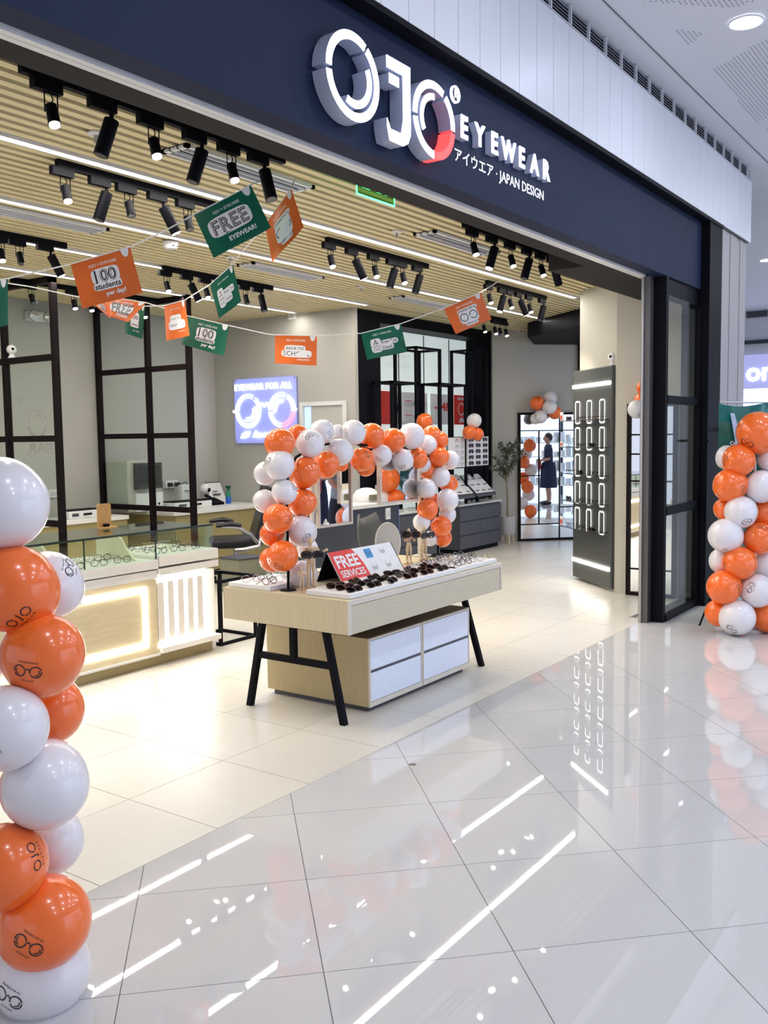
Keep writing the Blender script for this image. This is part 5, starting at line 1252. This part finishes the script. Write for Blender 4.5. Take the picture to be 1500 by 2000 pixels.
# small clusters
for lst, where, grp, dep in (([(1049, 787, 14, 'o', 0), (1075, 777, 13.5, 'w', .05), (1074, 795, 14, 'w', -.08), (1084, 806, 13, 'o', .03), (1056, 814, 13, 'w', 0), (1046, 818, 11, 'w', .06)], 'above the grid mirror', 'balloons above the grid mirror', depth(atP(1060, 795, M0, MN))-.24),
                    ([(926, 822, 14.5, 'w', 0), (917, 845, 14, 'o', -.05), (932, 848, 13, 'o', .03)], 'over the sunglasses board', 'balloons over the sunglasses board', depth(atY(925, 840, 6.38))-.1),
                    ([(829, 823, 16, 'o', 0), (826, 836, 14, 'w', .08)], 'on the black niche frame', 'balloons behind the arch', depth(atY(829, 823, 6.45))-.15),
                    ([(1256, 757, 13, 'o', .02), (1257, 785, 20, 'o', 0), (1245, 799, 19, 'w', -.02)], 'over the narrow door mirror', 'balloons by the glass door', depth(atX(1250, 785, 9.03))-.16)):
    num = {}
    for px, py, r, c, dd in sorted(lst, key=lambda e: e[0]):
        n_ = num.get(c, 0); num[c] = n_+1
        balloon(px, py, r, c, dep+dd, '%s %s balloon from the left in the cluster %s' % (ordw(n_), CW[c], where), grp)

# ------------------------------------------------------------------ bunting
def flagmap(C, dep, wob):
    P = [atD(c[0], c[1], dep+(c[2] if len(c) > 2 else 0)) for c in C]       # TL TR BR BL
    n0 = (P[1]-P[0]).cross(P[3]-P[0]).normalized()
    if n0.dot(CF) > 0: n0 = -n0
    def f(u, v, e=0):      # v from the top
        p = P[0]*(1-u)*(1-v)+P[1]*u*(1-v)+P[2]*u*v+P[3]*(1-u)*v
        return p+n0*(wob*math.sin(u*PI*1.5+v)*v+e)
    W_ = (P[1]-P[0]).length; H_ = (P[3]-P[0]).length
    return f, W_, H_
def flag(C, dep, col, kind, lab, wob=.008):
    f, W_, H_ = flagmap(C, dep, wob); n1, n2 = 14, 10
    top = f(.5, 0)
    t = thing('bunting_flag', lab, 'flag', top, 'printed flags on the bunting')
    m = MB(); m.v = [f(i/n1, j/n2) for j in range(n2+1) for i in range(n1+1)]
    m.f = [(j*(n1+1)+i, (j+1)*(n1+1)+i, (j+1)*(n1+1)+i+1, j*(n1+1)+i+1) for j in range(n2) for i in range(n1)]
    m.build('card_sheet', FGRN if col == 'g' else FORG, t, smooth=True)
    def put(mb_, nm_, mt, e): mb2 = MB(); mb2.v = [f(p.x, p.y, e) for p in mb_.v]; mb2.f = mb_.f; mb2.build(nm_, mt, t)
    asp = W_/H_
    def txt(body, u, v, wid, e, mt, bold=0, hs=1.0, nm_='lettering', rot=0, **kw):
        vs, fs, Wt, Ht = glyphs(body, bold=bold, **kw); s_ = wid/Wt; mb_ = MB()
        cr_, sr_ = math.cos(rot), math.sin(rot)
        mb_.v = []
        for p in vs:
            a_, b_ = p.x*s_, p.y*s_*hs; a_, b_ = a_*cr_-b_*sr_, a_*sr_+b_*cr_
            mb_.v.append(Vector((u+a_, v-b_*asp, 0)))
        mb_.f = fs; put(mb_, nm_, mt, e)
    def sticker(u, v, w_, h_, e=.0012):
        pts_ = []
        for k in range(20):
            a_ = 2*PI*k/20; c_, s_ = math.cos(a_), math.sin(a_); pts_.append(Vector((u+w_/2*math.copysign(abs(c_)**.45, c_), v+h_/2*math.copysign(abs(s_)**.45, s_), 0)))
        mb_ = MB(); mb_.v = pts_; mb_.f = [tuple(range(20))]; put(mb_, 'white_sticker', CARD, e)
    tab = MB(); tab.v = [Vector((.90+.065*math.cos(PI*k/10), .0+.17*math.sin(PI*k/10), 0)) for k in range(11)]; tab.f = [tuple(range(11))]; put(tab, 'white_tab', CARD, .001)
    txt('OJO × EYECARE', .50, .17, .46, .001, CARD, bold=.01)
    if kind == 'free':
        sticker(.47, .47, .72, .42); txt('FREE', .47, .47, .60, .002, INK, bold=.03, sp=1.1, hs=1.15); txt('FREE', .47, .47, .585, .003, mat('grey_fill', (.45, .45, .45), .5), bold=-.012, sp=1.1, hs=1.15); txt('EYEWEAR!', .58, .80, .46, .001, CARD, bold=.03)
    elif kind == '100':
        sticker(.50, .42, .46, .34); sticker(.50, .64, .46, .18); txt('100', .50, .42, .38, .002, INK, bold=.03); txt('100', .50, .42, .375, .0025, CARD, bold=-.025); txt('students', .50, .64, .42, .002, INK, bold=.02); txt('per day!', .60, .83, .32, .001, CARD, bold=.03)
    elif kind == 'school':
        sticker(.48, .43, .50, .2); sticker(.52, .62, .72, .26); txt('BACK TO', .48, .44, .42, .002, INK); txt('SCHOOL', .52, .62, .64, .002, INK, sp=1.05); txt('GIVEAWAY!', .68, .82, .30, .001, CARD, bold=.02)
    elif kind == 'eye':
        sticker(.30, .56, .26, .52); sticker(.62, .50, .46, .19); sticker(.55, .68, .34, .18); txt('Free Eye', .63, .50, .38, .002, INK, bold=.01); txt('Check', .56, .68, .26, .002, INK, bold=.01)
        txt('E', .30, .40, .045, .002, INK, bold=.03); txt('F P', .30, .50, .11, .002, INK, bold=.02); txt('OO', .30, .70, .17, .002, INK, bold=-.01)
        mb_ = MB(); mb_.v = [Vector(p) for p in ((.19, .585, 0), (.41, .585, 0), (.41, .60, 0), (.19, .60, 0))]; mb_.f = [(0, 1, 2, 3)]; put(mb_, 'chart_line', INK, .002)
    else:
        sticker(.50, .58, .50, .46); sticker(.52, .33, .54, .13); sticker(.52, .84, .34, .14); txt('EYEWEAR FOR ALL', .52, .335, .50, .002, INK, bold=.02); txt('#Iamojo', .53, .84, .32, .002, INK, shear=.3)
        mb_ = MB()
        for s_ in (-1, 1):
            q = MB().arc((0, 0, 0), X, Y, .085, .105, 0, 360); mb_.add([Vector((.5+s_*.125+p.x, .58+p.y*asp, 0)) for p in q.v], q.f)
        put(mb_, 'printed_glasses', INK, .002)
flag([(379, 420), (490, 362), (529, 444), (418, 505)], 4.70, 'g', 'free', 'large green flag reading FREE EYEWEAR! near the front spotlights')
flag([(517, 440, .05), (569, 369), (592, 442), (533, 513)], 4.95, 'o', 'glasses', 'orange flag with drawn eyeglasses hanging just right of the big green flag')
flag([(138, 517), (254, 483), (278, 571), (162, 604)], 4.5, 'o', '100', 'large orange flag reading 100 students per day!')
flag([(410, 556), (455, 517), (471, 588), (428, 623)], 5.7, 'g', 'eye', 'small turned green flag reading Free Eye Check below the big green flag')
flag([(321, 597), (361, 587), (370, 655), (325, 666)], 6.1, 'o', 'school', 'small narrow orange flag reading BACK TO SCHOOL at the left')
flag([(247, 590), (283, 597), (278, 662), (245, 651)], 6.1, 'g', '100', 'small narrow green flag reading 100 students')
flag([(367, 618), (448, 637), (437, 695), (355, 673)], 6.4, 'g', '100', 'wide green flag reading 100 students per day! right of the narrow ones')
flag([(537, 655), (619, 657), (618, 714), (537, 710)], 6.5, 'o', 'school', 'wide orange flag reading BACK TO SCHOOL in the middle of the string')
flag([(705, 652), (783, 633), (795, 687), (717, 703)], 6.6, 'g', 'eye', 'bright green flag reading Free Eye Check before the black niche')
flag([(867, 603), (939, 572), (960, 623), (890, 653)], 6.75, 'o', 'glasses', 'orange flag with drawn eyeglasses at the right end of the string')
flag([(205, 580), (285, 592), (250, 629), (213, 617)], 5.9, 'o', 'free', 'orange flag reading FREE half hidden behind the large orange one')
flag([(180, 588), (212, 592), (215, 622), (190, 600)], 6.0, 'o', '100', 'small orange corner of a flag behind the large orange one')
flag([(-66, 562), (15, 545), (15, 634), (-55, 652)], 4.6, 'g', '100', 'green flag cut by the left edge of the view')
def cord(pts, lab):
    P = []
    for p in pts:
        P.append(atD(*p) if p[2] > 0 else atZ(p[0], p[1], 3.17))
    tag(MB().tube(P, .0035, 5).build('hanging_string', WHITE, smooth=True), lab, 'string', 'white bunting strings')
cord([(-120, 580, 4.7), (-66, 561, 4.6), (15, 544, 4.61), (138, 516, 4.5), (254, 482, 4.5), (320, 452, 4.6), (379, 419, 4.7), (490, 361, 4.7), (524, 345, -1)], 'white cord of the large near flags running up to the front left track')
cord([(577, 346, -1), (569, 368, 4.96), (517, 441, 5.0), (475, 490, 5.6), (455, 516, 5.7), (410, 556, 5.7), (361, 586, 6.1), (321, 597, 6.1), (283, 598, 6.1), (247, 590, 6.1), (180, 586, 6.0), (60, 560, 6.1), (-40, 545, 6.2)], 'white cord with the small flags dropping from the ceiling to the left')
cord([(205, 579, 5.9), (285, 591, 5.95), (367, 617, 6.4), (448, 636, 6.4), (520, 652, 6.45), (537, 654, 6.5), (619, 656, 6.5), (705, 651, 6.6), (783, 632, 6.6), (867, 602, 6.75), (939, 571, 6.75), (981, 545, -1)], 'long white cord with wide flags sagging across the shop to the right')

# ------------------------------------------------------------------ people whose reflections the mirrors show
def person(lab, loc, rz, hgt, shirt, lower, hair, arms, dress=False, held=None):
    k = hgt/1.72; q = Matrix.Rotation(rz, 3, 'Z'); L0 = Vector(loc)
    t = thing('person', lab, 'person', L0)
    def V_(p): return q@(Vector(p)*k)
    bm = bmesh.new(); sk = bm.verts.layers.skin.verify()
    def chain(start, pts):
        prev = start
        for p, r in pts:
            v = bm.verts.new(V_(p)); rr = r if isinstance(r, tuple) else (r, r); v[sk].radius = (rr[0]*k, rr[1]*k)
            if prev is not None: bm.edges.new((prev, v))
            prev = v
        return prev
    root = bm.verts.new(V_((0, 0, .96))); root[sk].radius = (.135*k, .105*k); root[sk].use_root = True
    chest = chain(root, [((0, .01, 1.12), (.125, .095)), ((0, .0, 1.28), (.15, .10)), ((0, .0, 1.40), (.13, .09))])
    nk = chain(chest, [((0, .0, 1.47), .058), ((0, -.01, 1.52), .052), ((0, -.015, 1.56), .06)])
    for s_ in (-1, 1):
        chain(root, [((s_*.09, 0, .90), .092), ((s_*.10, -.015, .70), .078), ((s_*.10, -.02, .50), .056), ((s_*.10, .015, .30), .052), ((s_*.10, .02, .10), .036), ((s_*.105, -.05, .05), .036), ((s_*.11, -.15, .035), .03)])
        A = arms[0 if s_ < 0 else 1]
        chain(chest, [((s_*.15, .0, 1.40), .055), ((s_*.19, .0, 1.37), .052), ((A[0]), .040), (tuple((Vector(A[0])+Vector(A[1]))/2), .036), (A[1], .026), (A[2], .030)])
    me = bpy.data.meshes.new('body'); bm.to_mesh(me); bm.free()
    o = bpy.data.objects.new('tmp_body', me); COL.objects.link(o)
    o.modifiers.new('skin', 'SKIN'); sb = o.modifiers.new('sub', 'SUBSURF'); sb.levels = 2; sb.render_levels = 2
    dg = bpy.context.evaluated_depsgraph_get(); ev = o.evaluated_get(dg); bmesh_ = bpy.data.meshes.new_from_object(ev); bpy.data.objects.remove(o)
    m = MB(); m.v = [v.co.copy() for v in bmesh_.vertices]; m.f = [tuple(p.vertices) for p in bmesh_.polygons]
    nrm = [v.normal.copy() for v in bmesh_.vertices]; qi = q.inverted(); base_f = list(m.f); base_v = list(m.v)
    # head with face, joined to the same body mesh
    hc = V_((0, -.02, 1.635)); m.ball(hc, .098*k, 20, 16, sq=(.82, .98, 1.2), q=q); m.tube([V_((0, -.112, 1.65)), V_((0, -.135, 1.615)), V_((0, -.115, 1.605))], [.009*k, .014*k, .010*k], 8)
    for s_ in (-1, 1): m.ball(V_((s_*.082, -.01, 1.63)), .028*k, 10, 8, sq=(.35, .7, 1.1), q=q)
    for s_ in (0, 1):        # fingers and thumb of each hand
        A = arms[s_]; w0, w1 = Vector(A[1]), Vector(A[2]); d = (w1-w0).normalized(); sd = d.cross(Vector((0, 1, 0)))
        sd = sd.normalized() if sd.length > .2 else Vector((0, 0, 1)); dn = d.cross(sd)
        for i in range(4):
            b_ = w1+d*.015+sd*((i-1.5)*.019); L_ = (.062, .072, .068, .052)[i]; m.tube([V_(b_), V_(b_+d*L_*.5+dn*.006), V_(b_+d*L_*.85+dn*.028)], [.009*k, .0085*k, .007*k], 7)
        b_ = w0.lerp(w1, .5)+sd*.03; m.tube([V_(b_), V_(b_+sd*.028+d*.02), V_(b_+sd*.032+d*.05)], [.011*k, .010*k, .008*k], 7)
    me2 = bpy.data.meshes.new('body'); me2.from_pydata(m.v, [], m.f); me2.materials.append(SKIN); me2.shade_smooth(); link('body', me2, t)
    def cloth(nm_, test, mt, off):
        keep = [f for f in base_f if all(test(qi@base_v[i]/k) for i in f)]; idx = sorted({i for f in keep for i in f}); mp = {i: j for j, i in enumerate(idx)}
        mm = bpy.data.meshes.new(nm_); mm.from_pydata([base_v[i]+nrm[i]*off*k for i in idx], [], [tuple(mp[i] for i in f) for f in keep]); mm.materials.append(mt); mm.shade_smooth()
        ob = link(nm_, mm, t); md = ob.modifiers.new('s', 'SOLIDIFY'); md.thickness = .004; md.offset = 1
    mt_s = mat('shirt_'+hair+shirt, {'grey': (.28, .29, .32), 'navy': (.012, .016, .05)}[shirt], .85, noise=.1); mt_l = mat('lower_'+lower, (.010, .012, .022), .85, noise=.1)
    cloth('shirt', lambda p: (p.z > .92 and abs(p.x) < .30 and p.z < 1.475 and not (abs(p.x) > .205 and p.z < 1.16) and not (p.z < 1.14 and (abs(p.y) > .12 or abs(p.x) > .19))), mt_s, .012)
    if dress:
        ms = MB(); pr = []
        ms.tube([V_((0, .005, z_)) for z_ in (1.05, .95, .80, .60, .42)], [r_*k for r_ in (.155, .18, .195, .205, .215)], 20)
        ms.build('skirt', mt_s, t, smooth=True, local=True)
    else: cloth('trousers', lambda p: p.z < .99 and p.z > .09 and (abs(p.x) < .20) and abs(p.y) < .14, mt_l, .010)
    for s_ in (-1, 1): MB().tube([V_((s_*.103, .05, .04)), V_((s_*.105, -.04, .05)), V_((s_*.11, -.13, .04)), V_((s_*.112, -.19, .03))], [.035*k, .045*k, .042*k, .026*k], 12).build('shoe', LEATH, t, smooth=True, local=True)
    hm = MB().ball(V_((0, .004, 1.665)), .105*k, 20, 14, sq=(.86, .98, 1.08), q=q); hm.f = [f for f in hm.f if sum((qi@hm.v[i]/k).z-(.55*-(qi@hm.v[i]/k).y) for i in f)/len(f) > 1.60]
    hm.build('hair', mat('black_hair', (.012, .010, .010), .6), t, smooth=True, local=True)
    for s_ in (-1, 1): MB().ball(V_((s_*.032, -.108, 1.645)), .010*k, 8, 6).build('eye', INK, t, local=True)
    MB().tube([V_((-.022, -.108, 1.585)), V_((0, -.114, 1.583)), V_((.022, -.108, 1.585))], .004*k, 5).build('mouth', mat('lips', (.3, .08, .07), .5), t, local=True)
    return t, V_
t, V_ = person('man in a grey T-shirt and black trousers, hands clasped behind his back, seen only mirrored', (8.17, 1.47, 0), .15, 1.74, 'grey', 'black', 'a', [((-.27, .08, 1.14), (-.07, .17, .97), (.0, .19, .935)), ((.27, .08, 1.14), (.07, .18, .97), (.01, .20, .925))])
MB().tube([V_((.09+.03*math.cos(a), .175+.03*math.sin(a), .985+.012*math.cos(a))) for a in [2*PI*i/12 for i in range(12)]], .006, 6, closed=True).build('wrist_watch', BLACK, t, local=True)
fd = Vector((-.857, .52)); rz = math.atan2(fd.y, fd.x)+PI/2
t, V_ = person('woman in a dark navy dress holding a red bag, seen only in the grid mirror', (10.39, -.77, 0), rz, 1.62, 'navy', 'black', 'b', [((-.24, -.02, 1.13), (-.12, -.20, 1.10), (-.06, -.24, 1.10)), ((.24, -.02, 1.13), (.12, -.20, 1.08), (.06, -.24, 1.08))], dress=True)
bag = MB().prism([V_((-.12, -.19, .88)), V_((.12, -.19, .88)), V_((.13, -.19, 1.10)), V_((-.13, -.19, 1.10))], V_((0, -.08, 0)))
b = bag.build('hand_bag', mat('red_bag', (.4, .03, .03), .4), None, bevel=.01); b.location += Vector((10.39, -.77, 0)); tag(b, 'dark red hand bag held by the woman in the navy dress', 'bag')

# last touches on the floor
p = atZ(806, 1493)
tag(MB().lathe([(0, .0005), (.018, .0005), (.02, .0)], p, 20).build('floor_stud', mat('dull_brass', (.22, .2, .17), .5, metal=.6)), 'small round metal stud set in the mall floor', 'stud')
p = atZ(1243, 1203)
t = thing('floor_latch', 'small steel floor latch plate beside the shutter guide', 'floor plate', p)
MB().box(p.x-.09, p.x+.09, p.y-.03, p.y+.03, 0, .004).build('plate', ALU, t); MB().box(p.x-.06, p.x+.06, p.y-.015, p.y+.015, .004, .006).build('slot', GREYC, t)

# balloons of a further column at the side entrance, seen only in the grid mirror
for k in range(9):
    c = 'owwoowowo'[k]; n_ = 'owwoowowo'[:k].count(c)
    o = link('balloon', ME_B[c]); o.location = (11.28+.09*math.cos(k*2.4), 2.70+.09*math.sin(k*2.4), .14+k*.16); o.scale = (.125,)*3; o.rotation_euler = (.4*k, .3, k)
    link('knot', ME_K[c], o); tag(o, '%s balloon in the far side-entrance column, %s %s one from the floor' % (CW[c], ordw(n_), CW[c]), 'balloon', 'balloons of the side entrance column')
